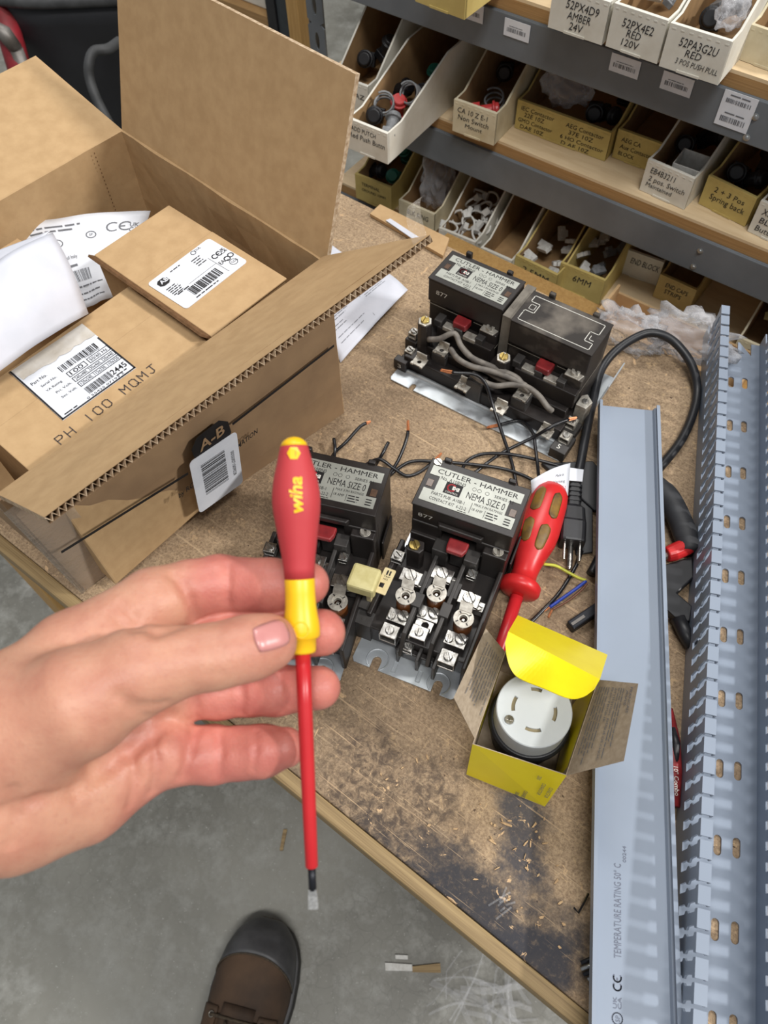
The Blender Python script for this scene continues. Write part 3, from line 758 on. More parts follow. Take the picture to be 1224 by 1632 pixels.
h0 = [dep(190, 66, 1.22), dep(172, 78, 1.20), dep(150, 82, 1.19), dep(142, 100, 1.19), dep(143, 125, 1.2), dep(155, 160, 1.21), dep(176, 200, 1.23), dep(200, 245, 1.28), dep(230, 300, 1.36), dep(260, 340, 1.5)]
h0[-1].z = .02; h0[-2].z = .2
g = G(); g.tube(smooth_path(h0, 8), .0075, 12); g.build('hose', 'hose', smooth=True, label='dark grey hose looping down beside the black waste can', cat='hose')
cart = thing('cart', 'worn red and grey cart frame at the left edge beside the waste can', 'cart', (dep(-30, 40, 1.5).x, dep(-30, 40, 1.5).y, 0))
a, b = dep(-10, -30, 1.42), dep(22, 78, 1.46)
g = G(); g.tube([a, b, (b + (b - a) * .9)], .022, 12); g.build('red_tube', 'red_paint', cart, smooth=True)
a, b = dep(-20, 40, 1.42), dep(26, 78, 1.44)
g = G(); g.tube([a, dep(8, 54, 1.42), b], [.014, .014, .012], 8); g.build('bracket', 'grey_metal', cart, smooth=True)
pz = dep(26, 78, 1.44); g = G(); g.tube([pz, (pz.x - .02, pz.y, .0)], .012, 10); g.build('leg', 'grey_metal', cart, smooth=True)

# ------------------------------------------------------------------ the big open carton
CA = 45.0
cu_, cv_ = U(CA), U(CA + 90)
CH = 0.18; CL = 0.285; CW = 0.252
PR = at(520, 417, TZ + CH)
PRb = Vector((PR.x, PR.y, TZ))
big = thing('open_carton', 'large open brown carton with raised flaps and smaller cartons inside on the bench', 'carton', PRb, CA)
def cp_(u, v, z): return PRb + cu_ * u + cv_ * v + ZZ * z
T3 = 0.004
def sheetbox(g, a, b, c, d, t, mi_out, mi_in):
    "board a b c d: outer face first, thickness t behind it"
    a, b, c, d = map(Vector, (a, b, c, d)); n_ = (c - a).cross(d - b).normalized() * -t
    k = len(g.v); g.hexa([a, b, c, d], [a + n_, b + n_, c + n_, d + n_], mi_in)
    g.m[-6] = mi_out
    return g
crushed = at(133, 937, TZ + .002)
def wallgrid(a, b, c, d, bulge, dirn, mi=0, na=14, nb_=8):
    "rows of points over a slightly bowed board"
    P = []
    for i in range(nb_ + 1):
        t = i / nb_; row = []
        for j in range(na + 1):
            s = j / na; p = blend(a, b, c, d, s, t)
            k = math.sin(PI * s) * math.sin(PI * min(1, t * 1.0)) * bulge
            p = p + dirn * (k + .0012 * mnoise.noise(p * 30)); row.append(p)
        P.append(row)
    return P
# floor, four walls
g = G(); g.hexa([crushed + cu_ * .004 + cv_ * .004, cp_(-.004, .004, .001), cp_(-.004, CW - .004, .001), cp_(-CL + .004, CW - .004, .001)], [crushed + cu_ * .004 + cv_ * .004 + ZZ * .004, cp_(-.004, .004, .005), cp_(-.004, CW - .004, .005), cp_(-CL + .004, CW - .004, .005)])
g.build('bottom', 'card', big)
g = G(); g.grid(wallgrid(crushed, cp_(0, 0, 0), cp_(0, 0, CH), cp_(-CL, 0, CH), .004, -cv_))
front = g.build('front_wall', 'card_print', big, solid=T3, smooth=False)
g = G(); g.grid(wallgrid(cp_(0, 0, 0), cp_(0, CW, 0), cp_(0, CW, CH), cp_(0, 0, CH), .002, cu_)); g.build('side_wall', 'card', big, solid=T3)
g = G(); g.grid(wallgrid(cp_(0, CW, 0), cp_(-CL, CW, 0), cp_(-CL, CW, CH), cp_(0, CW, CH), .002, cv_)); back = g.build('back_wall', 'card', big, solid=T3)
lw = wallgrid(cp_(-CL, CW, 0), crushed, cp_(-CL, 0, CH), cp_(-CL, CW, CH), .006, -cu_)
g = G(); g.grid(lw); g.build('side_wall', 'card_print', big, solid=T3)
# clear tape wrapped round the crushed front corner
tq = [crushed + (-cu_ * .0035 - cv_ * .0035), cp_(-CL, 0, CH * .96) - cu_ * .0035 - cv_ * .0035]
g = G(); rows = []
for i in range(12):
    t = i / 11; c_ = tq[0].lerp(tq[1], t); wv = .0015 * mnoise.noise(Vector((t * 9, 3, 0)))
    rows.append([c_ + cv_ * .035 - cu_ * (.0035 + wv) * .2, c_ + cv_ * .012 - cu_ * wv, c_ - cu_ * .001, c_ + cu_ * .014 - cv_ * wv, c_ + cu_ * .035 - cv_ * .002])
g.grid(rows); g.build('clear_tape', 'tape', big, smooth=True)
# perforated line inside the back wall
i_ = Ink(frame(cp_(-.034, CW - .0052, CH - .002), -cu_, -ZZ), 0.0002)
for k in range(34): i_.rect(0, k * .0038, .0009, k * .0038 + .0016)
i_.g.build('perforation', 'card_dark', back)
# --- flaps
def flap(a, b, c, d, name='flap', label=None, t=T3, fluted=False):
    n_ = (Vector(c) - Vector(a)).cross(Vector(d) - Vector(b)).normalized()
    P0 = []; P1 = []
    for i in range(13):
        r0 = []; r1 = []
        for j in range(17):
            p = blend(a, b, c, d, j / 16, i / 12); k = .0010 * mnoise.noise(p * 22) * math.sin(PI * i / 12)
            r0.append(p + n_ * k); r1.append(p + n_ * (k - t))
        P0.append(r0); P1.append(r1)
    g = G(); g.grid(P0, 0); k = len(g.v); g.grid(P1, 1)
    A, B_ = 13, 17
    def idx(i, j): return i * B_ + j
    ring_ = [idx(0, j) for j in range(B_)] + [idx(i, B_ - 1) for i in range(1, A)] + ([idx(A - 1, j) for j in range(B_ - 2, -1, -1)]) + [idx(i, 0) for i in range(A - 2, 0, -1)]
    for q in range(len(ring_)):
        x, y = ring_[q], ring_[(q + 1) % len(ring_)]
        far_edge = fluted and x >= idx(A - 1, 0) and y >= idx(A - 1, 0)
        if far_edge: continue
        g.f.append([x, y, y + k, x + k]); g.m.append(2)
    o = g.build(name, ['card', 'card_print', 'flute'] if not fluted else ['card_print', 'card', 'flute'], big, label=None)
    if label: o['label'] = label
    if fluted:
        g = G(); L = (Vector(c) - Vector(d)).length; n2 = int(L / .0042); inward = (blend(a, b, c, d, .5, .8) - blend(a, b, c, d, .5, 1)).normalized()
        rows = []
        for i in range(n2 * 2 + 1):
            p = Vector(d).lerp(Vector(c), i / (2 * n2)) - n_ * (t * (.08 if i % 2 else .92))
            rows.append([p, p + inward * .012])
        g.grid(rows); g.build('flute', 'flute', o, solid=.0005)
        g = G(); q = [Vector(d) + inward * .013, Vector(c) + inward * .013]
        g.add([q[0], q[1], q[1] - n_ * t, q[0] - n_ * t], [(0, 1, 2, 3)]); g.build('flute_painted_shade', 'card_dark', o)  # added dark strip behind the flutes, its colour standing in for their inner shade
    return o
ph = math.radians(18.5); ud = ZZ * math.cos(ph) + cu_ * math.sin(ph)
a, b = cp_(0, CW, CH), cp_(0, 0, CH)
tall = flap(a, b, b + ud * .131 - cv_ * .0, a + ud * .131, label='tall flap standing upright')
bk = math.radians(77.5); bd = ZZ * math.cos(bk) + cv_ * math.sin(bk)
a, b = cp_(-CL, CW, CH), cp_(0, CW, CH)
flap(a, b, b + bd * .114 - cu_ * .002, a + bd * .114, label='flap folded outward at the back')
a, b = cp_(-CL, 0, CH), cp_(0, 0, CH)
fr_ = near(690, 385, b, .124); fl_ = near(80, 835, a, .10)
ff = flap(a, b, fr_, fl_, label='front flap with torn corrugated edge', fluted=True, t=.0046)
# curl of clear tape on the flap's far corner
g = G(); rows = []
fn = (fr_ - a).cross(fl_ - b).normalized()
if fn.z < 0: fn = -fn
for i in range(10):
    t = i / 9; p = fr_ + (b - fr_).normalized() * .003 + fn * (.026 * math.sin(t * 1.7)) + (cu_ * .010 * (1 - math.cos(t * 1.7)))
    rows.append([p + (fl_ - fr_).normalized() * s for s in (0, .004, .008, .012)])
g.grid(rows); g.build('tape_curl', 'tape', ff, smooth=True)
# --- print and bar code sticker on the front wall
FX = frame(cp_(-CL, -.0032, 0), cu_, ZZ)        # x to the right along the wall, y up
def fxy(px, py):
    p = onplane(px, py, cp_(0, -.0032, 0), cv_); q = FX.inverted() @ p; return q.x, q.y
i_ = Ink(FX, 0.0034)
for (p0, p1) in (((96, 874), (293, 752)), ((368, 671), (526, 549))):
    i_.stroke([fxy(*p0), fxy(*p1)], .0028)
cx, cy = fxy(333, 699)
S = .0150
oct_ = [(cx + S * 1.22 * x, cy + S * y) for x, y in ((-1, -.45), (-.6, -1), (.6, -1), (1, -.45), (1, .45), (.6, 1), (-.6, 1), (-1, .45))]
i_.poly(oct_, 0)
w0, h0_ = fxy(281, 790); i_.text('by ROCKWELL', w0, h0_, .0055, .040, 0, .012, .2)
w0, h0_ = fxy(374, 712); w1, _ = fxy(407, 690); i_.text('MATION', w0, h0_, .0055, w1 - w0, 0, .015, .2)
i_.g.build('printing', 'black_ink', front)
i2 = Ink(FX, 0.0040); i2.text('A-B', cx - .0125, cy - .0015, .0105, .025, 0, .02, .15); i2.g.build('emblem_lettering', 'card_print', front)
c4 = [fxy(*p) for p in ((290, 737), (366, 686), (383, 762), (313, 814))]
sw = math.dist(c4[0], c4[1]); sh = math.dist(c4[0], c4[3])
ang = math.atan2(c4[1][1] - c4[0][1], c4[1][0] - c4[0][0])
o3 = FX @ Vector((c4[3][0], c4[3][1], .0038))
xd = (FX.to_3x3() @ Vector((math.cos(ang), math.sin(ang), 0))); yd = FX.to_3x3() @ Vector((-math.sin(ang), math.cos(ang), 0))
X = frame(o3, xd, yd)
g = G(); g.prism(rrect(0, 0, sw, sh, .004), 0, .0005, 0, X)
i_ = Ink(X, .0008); i_.bars(sw * .20, sh * .26, sw * .70, sh * .84, 26, 4, 0, vertical=False)
i_.text('00350071009028', sw * .82, sh * .72, sh * .05, sh * .46, 0, 0, 0, -PI / 2)
b0 = len(g.v); g.v += i_.g.v; g.f += [[k + b0 for k in f] for f in i_.g.f]; g.m += [1] * len(i_.g.f)
g.build('barcode_sticker', ['sticker', 'black_ink'], big)

# ------------------------------------------------------------------ what is inside the carton
def carton(label, u0, v0, u1, v1, z0, z1, skew=0, seam=True, ang=47):
    "closed carton given in carton coordinates, corner (u0,v0) to (u1,v1)"
    x, y = U(ang), U(ang + 90)
    c = PRb + x * u0 + y * v0 + ZZ * z0
    r = thing('small_carton', label, 'carton', c, ang)
    L, W = u1 - u0, v1 - v0; H = z1 - z0
    g = G(); g.box(0, 0, 0, L, W, H - .002); g.build('box_body', 'card', r, local=True, bevel=.0015)
    g = G(); g.box(-.0006, -.0006, H - .002, L + .0006, W * .62, H); lid = g.build('lid_flap', 'card', r, local=True, bevel=.0008)
    g = G(); g.box(-.0004, W * .40, H - .0022, L + .0004, W + .0006, H - .0004); g.build('lid_flap', 'card', r, local=True, bevel=.0008)
    return r, lid, L, W, H
r, lid, L, W, H = carton('small closed brown carton with white shipping label inside the large carton', -.102, .020, -.025, .155, .006, .170)
LX = WM[r.name]
g = G(); g.panel((-.002, -.0, H - .002), (-.002, W, H - .002), (-.007, W * .98, H + .004), (-.007, W * .02, H + .003), .002); g.build('tuck_flap', 'card_dark', r, local=True)
def lxy(px, py):
    p = LX.inverted() @ at(px, py, TZ + .1705); return Vector((p.x, p.y, 0))
q = [lxy(*p) for p in ((238, 450), (336, 377), (405, 418), (297, 493))]
xd = (q[1] - q[0]).normalized(); lw_ = (q[1] - q[0]).length; lh_ = (q[3] - q[0]).length
yd = (q[0] - q[3]).normalized()
X = LX @ frame((q[3].x, q[3].y, H), xd, yd)
g = G(); g.prism(rrect(0, 0, lw_, lh_, .003), 0.0001, .0006, 0, X)
i_ = Ink(X, .0009); s = lw_
i_.poly([(s * .14 + s * .075 * x, lh_ * .80 + s * .06 * y) for x, y in ((-1, -.5), (-.5, -1), (.5, -1), (1, -.5), (1, .5), (.5, 1), (-.5, 1), (-1, .5))], 0)
i_.lines(s * .07, s * .24, [lh_ * .60, lh_ * .55, lh_ * .50, lh_ * .45, lh_ * .40], .0014, 3); i_.lines(s * .3, s * .5, [lh_ * .88], .0014, 4)
i_.lines(s * .58, s * .72, [lh_ * .78, lh_ * .72, lh_ * .66, lh_ * .60], .0014, 6)
i_.bars(s * .22, lh_ * .12, s * .68, lh_ * .34, 26, 8); i_.lines(s * .20, s * .62, [lh_ * .05], .0016, 9); i_.lines(s * .10, s * .3, [lh_ * .36], .0018, 10)
i_.rect(s * .30, lh_ * .405, s * .74, lh_ * .41); i_.rect(s * .74, lh_ * .08, s * .744, lh_ * .62)
i_.circle(s * .70, lh_ * .93, .002, .0004); i_.text('CUL', s * .73, lh_ * .92, .002, .006)
i_.ce(s * .78, lh_ * .50, .0045, .0008); i_.text('UK', s * .90, lh_ * .555, .0026, .0055, 0, .01); i_.text('CA', s * .90, lh_ * .49, .0026, .0055, 0, .01)
i_.text('EAC', s * .76, lh_ * .30, .004, .008); i_.circle(s * .88, lh_ * .34, .0024, .0007); i_.circle(s * .95, lh_ * .36, .0022, .0007); i_.text('CCC', s * .86, lh_ * .17, .0022, .006); i_.circle(s * .89, lh_ * .19, .0032, .0004)
b0 = len(g.v); g.v += i_.g.v; g.f += [[k + b0 for k in f] for f in i_.g.f]; g.m += [1] * len(i_.g.f)
lb = g.build('shipping_label', ['sticker', 'black_ink'], r)
i_ = Ink(X, .0012); i_.text('AB', s * .095, lh_ * .765, .004, .0075, 0, .02); i_.g.build('emblem_lettering', 'sticker', lb)

r, lid, L, W, H = carton('wide brown carton with torn 2445 label and handwriting inside the large carton', -.258, .014, -.105, .112, .012, .165)
LX = WM[r.name]
def lxy(px, py):
    p = LX.inverted() @ at(px, py, TZ + .1655); return Vector((p.x, p.y, 0))
q = [lxy(*p) for p in ((10, 590), (100, 670), (217, 586))]
lw_ = (q[2] - q[1]).length; xd = (q[2] - q[1]).normalized(); yd = Vector((-xd.y, xd.x, 0)); lh_ = min((q[0] - q[1]).length, W - q[1].y - .003)
X = LX @ frame((q[1].x, q[1].y, H), xd, yd)
g = G(); g.box(0, 0, .0001, lw_, lh_, .0005, 0, X)
i_ = Ink(X, .0008); s = lw_; b = lh_
i_.stroke([(.0007, b), (.0007, .0007), (s - .0007, .0007), (s - .0007, b * .68)], .0013)
i_.bars(s * .42, b * .08, s * .76, b * .19, 30, 2); i_.text('0 55425 07193 2', s * .36, b * .03, .0018, s * .5)
def lab(t, y, h=.0024, w_=None): i_.text(t, s * .10, b * y, h, w_)
i_.frame(s * .42, b * .235, s * .98, b * .305, .0005); i_.text('120x240, 115x230, 110x220', s * .44, b * .25, .0028, s * .52)
i_.frame(s * .42, b * .335, s * .98, b * .405, .0005); i_.text('240x480, 230x460, 220x440', s * .44, b * .35, .0028, s * .52)
i_.frame(s * .42, b * .435, s * .66, b * .515, .0005); i_.text('100', s * .45, b * .45, .0036, s * .17)
i_.frame(s * .70, b * .435, s * .98, b * .515, .0005); i_.text('50/60 Hz', s * .72, b * .452, .003, s * .23)
i_.text('Frequency:', s * .70, b * .535, .0022, s * .2)
i_.text('Sec. Volt.', s * .18, b * .25, .0022, s * .2); i_.text('Pri. Volt.', s * .18, b * .35, .0022, s * .2); i_.text('VA Rating', s * .12, b * .45, .0022, s * .2); i_.text('Serial No.', s * .12, b * .545, .0022, s * .2); i_.text('Part No.', s * .06, b * .645, .003, s * .2)
i_.bars(s * .40, b * .56, s * .92, b * .66, 30, 5); i_.text('2445', s * .76, b * .10, .0052, s * .2, 0, .01); i_.lines(s * .78, s * .96, [b * .06], .0016, 3); i_.lines(s * .06, s * .25, [b * .04], .0016, 5)
b0 = len(g.v); g.v += i_.g.v; g.f += [[k + b0 for k in f] for f in i_.g.f]; g.m += [1] * len(i_.g.f)
rg = random.Random(3); tear = [(s * .02, b * 1.0)] + [(s * (.04 + .96 * t), b * (.80 - .06 * t + rg.uniform(-.02, .02))) for t in (k / 14 for k in range(15))] + [(s * 1.0, b)]
i_ = Ink(X, .0010); i_.poly(tear, 0); b0 = len(g.v); g.v += i_.g.v; g.f += [[k + b0 for k in f] for f in i_.g.f]; g.m += [2] * len(i_.g.f)
g.build('torn_label', ['sticker', 'black_ink', 'worn_sticker'], r)
p0, p1 = lxy(97, 708), lxy(252, 588); xd = (p1 - p0).normalized(); ln_ = (p1 - p0).length
X = LX @ frame((p0.x, p0.y, H), xd, (-xd.y, xd.x, 0))
i_ = Ink(X, .0005); i_.hand('PH 100 MQMJ', 0, 0, ln_ * .085, ln_ * .093, .0007); i_.g.build('handwriting', 'blue_ink', r)

c3 = at(38, 387, TZ + .15); I3 = placed(PRb, 47).inverted() @ c3
r, lid, L, W, H = carton('brown carton lying at the far left inside the large carton', I3.x - .12, I3.y, I3.x, min(I3.y + .06, CW - .006), .006, .15)

# papers in the carton
def sheet(name, label, a, b, c, d, bow=(0, 0), m='paper', cat='paper', wob=.0015, n_=(14, 14), ink=None, t=.0004, seedv=0, group=None, inkm='grey_ink'):
    "a b along the near edge, d c along the far one"
    nn = (Vector(c) - Vector(a)).cross(Vector(d) - Vector(b)).normalized()
    if nn.z < 0: nn = -nn
    P = []
    for i in range(n_[0] + 1):
        row = []
        for j in range(n_[1] + 1):
            s_, t_ = j / n_[1], i / n_[0]
            p = blend(a, b, c, d, s_, t_) + nn * (bow[0] * math.sin(PI * s_) + bow[1] * math.sin(PI * t_) + wob * mnoise.noise(Vector((s_ * 4 + seedv, t_ * 4, seedv))))
            row.append(p)
        P.append(row)
    g = G(); g.grid(P); o = g.build(name, m, smooth=True, solid=t, label=label, cat=cat, group=group)
    if ink:
        i_ = Ink(Matrix.Identity(4), .0); ink(i_)
        def surf(x, y):
            x = min(max(x, 0), 1); y = min(max(y, 0), 1)
            fi, fj = y * n_[0], x * n_[1]; i0, j0 = min(int(fi), n_[0] - 1), min(int(fj), n_[1] - 1); u_, v_ = fi - i0, fj - j0
            p = (P[i0][j0] * (1 - v_) + P[i0][j0 + 1] * v_) * (1 - u_) + (P[i0 + 1][j0] * (1 - v_) + P[i0 + 1][j0 + 1] * v_) * u_
            return p + nn * .0006
        gi = G(); gi.v = [surf(p.x, p.y) for p in i_.g.v]; gi.f = i_.g.f; gi.m = i_.g.m
        gi.build('printing', inkm, o)
    return o
def inner(px, py, z): return at(px, py, TZ + z)
def pouch_ink(i):
    i.rect(.10, .58, .78, .585); i.ce(.70, .76, .10, .012); i.text('UK', .88, .80, .05, .07, 0, .01); i.text('CA', .88, .74, .05, .07, 0, .01)
    i.circle(.27, .70, .045, .008); i.text('UL', .25, .685, .035, .04); i.circle(.57, .74, .04, .008); i.text('SP', .555, .725, .03, .03)
    i.lines(.10, .55, [.84, .89], .03, 3); i.lines(.12, .22, [.66, .61], .03, 4)
    i.text('Product of Italy', .14, .50, .035, .26); i.lines(.16, .42, [.42], .035, 7)
    i.bars(.20, .26, .48, .38, 22, 5); i.lines(.2, .7, [.20, .13, .07], .02, 9)
sheet('plastic_pouch', 'white printed pouch with certification marks lying behind the cartons in the large carton', inner(125, 500, .11), inner(200, 470, .11), inner(240, 336, .14), inner(14, 362, .14), (.006, .003), 'sticker', 'pouch', .003, ink=pouch_ink, inkm='grey_ink')
def leaf_ink(i): i.lines(.06, .36, [.9, .82, .74, .66], .035, 3); i.lines(.45, .9, [.9, .85, .8, .75, .7, .65], .03, 8)
sheet('leaflet', 'printed leaflet with a yellow mark under the white pouch in the large carton', inner(40, 420, .118), inner(90, 400, .118), inner(80, 352, .134), inner(10, 363, .134), (.002, .002), 'paper', 'leaflet', .001, ink=leaf_ink)
wa, wb, wc, wd_ = inner(-60, 640, .172), inner(141, 500, .172), inner(84, 371, .205), inner(-70, 470, .205)
sheet('paper_sheet', 'plain white sheet curling over the torn label at the left edge', wa, wb, wc, wd_, (.012, .010), 'paper', 'paper', .0015)
sheet('paper_sheet', 'folded back edge of white paper beside the curling plain sheet', inner(-60, 480, .168), inner(78, 384, .20), inner(80, 368, .206), inner(-60, 420, .185), (.0, .004), 'paper', 'paper', .001)

# papers and card on the bench behind the carton
def doc_ink(i):
    i.rect(.30, .80, .86, .91); i.lines(.40, .80, [.74, .70], .02, 1); i.lines(.08, .40, [.72, .66, .60], .02, 2); i.lines(.06, .3, [.50, .44], .018, 3)
    i.stroke([(.55, .12), (.55, .68)], .004); i.lines(.6, .9, [.6, .55], .016, 5); i.lines(.1, .5, [.3, .2], .016, 6)
e = .0016
sheet('document', 'printed white document lying on the bench between the large carton and the rear contactor', at(543, 578, TZ + e), at(650, 462, TZ + e + .008), at(606, 428, TZ + e + .006), at(500, 500, TZ + e), (.002, .003), 'paper', 'document', .0006, ink=doc_ink)
sheet('paper_sheet', 'blank white corner of paper behind the raised carton flap on the bench', at(530, 424, TZ + e), at(558, 412, TZ + e), at(525, 388, TZ + e), at(490, 396, TZ + e), (0, 0), 'paper', 'paper', .0004)
a, b, c, d = at(590, 345, TZ + .001), at(606, 330, TZ + .002), at(716, 384, TZ + .002), at(706, 412, TZ + .001)
g = G(); g.panel(a, d, c, b, .004); g.build('scrap_card', 'card', label='flat scrap of brown cardboard at the back edge of the bench', cat='cardboard')
a, b, c, d = (at(*p, TZ + .0062) for p in ((615, 352), (622, 349), (668, 379), (660, 383)))
g = G(); g.panel(a, d, c, b, .0008); g.build('paper_strip', 'paper', label='narrow white paper strip on the scrap of brown cardboard', cat='paper')
# shallow open tray of card on the ledge behind the bench, with clear bags over it
tz_ = .6405
tr = thing('card_tray', 'shallow open brown card tray on the ledge behind the rear contactor', 'card tray', at(960, 520, tz_), SA)
TI = WM[tr.name].inverted()
yo = (TI @ (SY * .606)).y; y1 = (TI @ (SY * .700)).y
x0 = (TI @ (SX * -.203 + SY * .7)).x; x1 = x0 + .17
def wl(g, a, b, z0, z1, z1b=None): g.hexa([(a[0], a[1], z0), (b[0], b[1], z0), (b[0], b[1] + .003, z0), (a[0] + .003 * (a[0] == b[0]), a[1] + .003, z0)], [(a[0], a[1], z1), (b[0], b[1], z1), (b[0], b[1] + .003, z1), (a[0] + .003 * (a[0] == b[0]), a[1] + .003, z1)])
g = G(); g.box(x0, yo, 0, x1, y1, .002); g.build('bottom_panel', 'card', tr, local=True)
for nm, bx in (('back_panel', (x0, y1 - .003, .002, x1, y1, .034)), ('front_panel', (x0, yo, .002, x1, yo + .003, .030)), ('side_panel', (x0, yo + .003, .002, x0 + .003, y1 - .003, .046)), ('side_panel', (x1 - .003, yo + .003, .002, x1, y1 - .003, .034))):
    g = G(); g.box(*bx); g.build(nm, 'card', tr, local=True)
crumple('plastic_bag', at(1008, 528, TZ + .010), (.040, .022, .018), 11, 'crumpled clear plastic bag lying over the back edge of the bench', X=RS, amp=.5, freq=3)
crumple('plastic_bag', at(1098, 535, TZ + .014), (.028, .046, .018), 12, 'shiny clear plastic bag between the card tray and the slotted duct', X=Matrix.Rotation(math.radians(60), 3, 'Z'), amp=.5, freq=3)

# ------------------------------------------------------------------ motor starters (millimetres, x right, y back, z up)
def screw(root, x, y, z, r=3.2, h=2.2, a=35, m='silver', mi=0, hexa=False):
    g = G(.001); X = Matrix.Translation((x, y, z)) @ Matrix.Rotation(math.radians(a), 4, 'Z')
    g.cyl((0, 0, 0), (0, 0, h * .3), r, r, 6 if hexa else 18, 0, X)
    s = r * .2; n_ = 8
    for sg in (1, -1):
        t0 = math.asin(.2); pts = [(sg * r * .93 * math.cos(t), r * .93 * math.sin(t)) for t in (-PI / 2 + t0 + (PI - 2 * t0) * k / n_ for k in range(n_ + 1))]
        pts = [(max(p[0], s) if sg > 0 else min(p[0], -s), p[1]) for p in pts]
        g.prism(pts if sg > 0 else pts[::-1], h * .3, h, 0, X)
    return g.build('screw', m, root, local=True, bevel=.00025, seg=1)
def part(root, name, m, fn, bevel=.0006, smooth=False):
    g = G(.001); fn(g); return g.build(name, m, root, local=True, bevel=bevel, smooth=smooth)
def slot(cx, y0, y1, r, n_=8):
    "open slot outline running back from the front edge"
    return [(cx - r, y0)] + [(cx - r * math.cos(PI * k / n_), y1 + r * math.sin(PI * k / n_)) for k in range(n_ + 1)] + [(cx + r, y0)]
def nameplate(root, x0, y0, x1, y1, z, seed=0):
    "pressed metal nameplate with notched sides"
    w_, h_ = x1 - x0, y1 - y0; nw = w_ * .115
    def out(x, y): return (x0 + x * w_, y0 + y * h_)
    pl = [out(0, 0), out(1, 0), out(1, .30), out(1 - .115, .30), out(1 - .115, .72), out(1, .72), out(1, 1), out(0, 1), out(0, .74), out(.115, .74), out(.115, .34), out(0, .34)]
    g = G(.001); g.prism(pl, z, z + .5)
    X = Matrix.Translation((x0, y0, z + .5)); i = Ink(X, .12)
    H, W = h_, w_
    i.text('CUTLER - HAMMER', .07 * W, .82 * H, .13 * H, .88 * W, 0, 0)
    i.text('No. A10BN0', .13 * W, .68 * H, .095 * H, .27 * W, 0, 0); i.text('SERIES A1', .72 * W, .66 * H, .075 * H, .20 * W)
    i.circle(.50 * W, .70 * H, .045 * H, .25); i.circle(.555 * W, .70 * H, .045 * H, .25); i.circle(.64 * W, .70 * H, .045 * H, .25)
    i.text('NEMA SIZE 0', .45 * W, .41 * H, .185 * H, .41 * W, 0, 0)
    i.text('PARTS PUB  A10B-1', .10 * W, .22 * H, .085 * H, .36 * W); i.text('CONTACT KIT  6-22-2', .10 * W, .08 * H, .085 * H, .40 * W)
    i.text('MAX 3 PH RATINGS', .56 * W, .29 * H, .065 * H, .30 * W); i.text('18 AMP', .555 * W, .15 * H, .07 * H, .11 * W)
    i.rect(.535 * W, .06 * H, .54 * W, .34 * H); i.rect(.69 * W, .05 * H, .694 * W, .25 * H)
    i.lines(.71 * W, .86 * W, [.20 * H, .13 * H, .06 * H], .045 * H, 3); i.lines(.90 * W, .97 * W, [.20 * H, .13 * H, .06 * H], .045 * H, 5); i.lines(.42 * W, .52 * W, [.02 * H], .03 * H, 6)
    i.rect(.205 * W, .36 * H, .385 * W, .68 * H)
    b0 = len(g.v); g.v += i.g.v; g.f += [[k + b0 for k in f] for f in i.g.f]; g.m += [1] * len(i.g.f)
    o = g.build('nameplate', ['plate_face', 'black_ink'], root, local=True)
    i = Ink(X, .25); i.circle(.275 * W, .545 * H, .09 * H, 1.0, 0, 50, 320, 16); k0 = len(i.g.f)
    i.rect(.285 * W, .50 * H, .315 * W, .60 * H, 1); i.rect(.30 * W, .53 * H, .345 * W, .57 * H, 1); i.rect(.33 * W, .49 * H, .36 * W, .59 * H, 1); i.text('CONTROL', .225 * W, .385 * H, .05 * H, .14 * W, 1)
    i.g.k = .001; i.g.build('emblem', ['red_print', 'white_ink'], o, local=True)
    return o
def lug(root, x, y, z, w_=12, d=9, h=8, m='silver', a=40):
    def f(g):
        g.box(x - w_ / 2, y - d / 2, z - h, x + w_ / 2, y + d / 2, z - h + 1.3); g.box(x - w_ / 2, y - d / 2, z - 1.6, x + w_ / 2, y + d / 2, z)
        g.box(x - w_ / 2, y - d / 2, z - h, x - w_ / 2 + 1.3, y + d / 2, z); g.box(x + w_ / 2 - 1.3, y - d / 2, z - h, x + w_ / 2, y + d / 2, z)
        g.box(x - w_ / 2 + 1.3, y + d / 2 - 1, z - h, x + w_ / 2 - 1.3, y + d / 2, z)
    o = part(root, 'lug', m, f, .0005); screw(root, x, y, z, 3.4, 1.8, a); return o
def ring_pts(cx, cy, r, n_=20): return [(cx + r * math.cos(2 * PI * k / n_), cy + r * math.sin(2 * PI * k / n_)) for k in range(n_)]

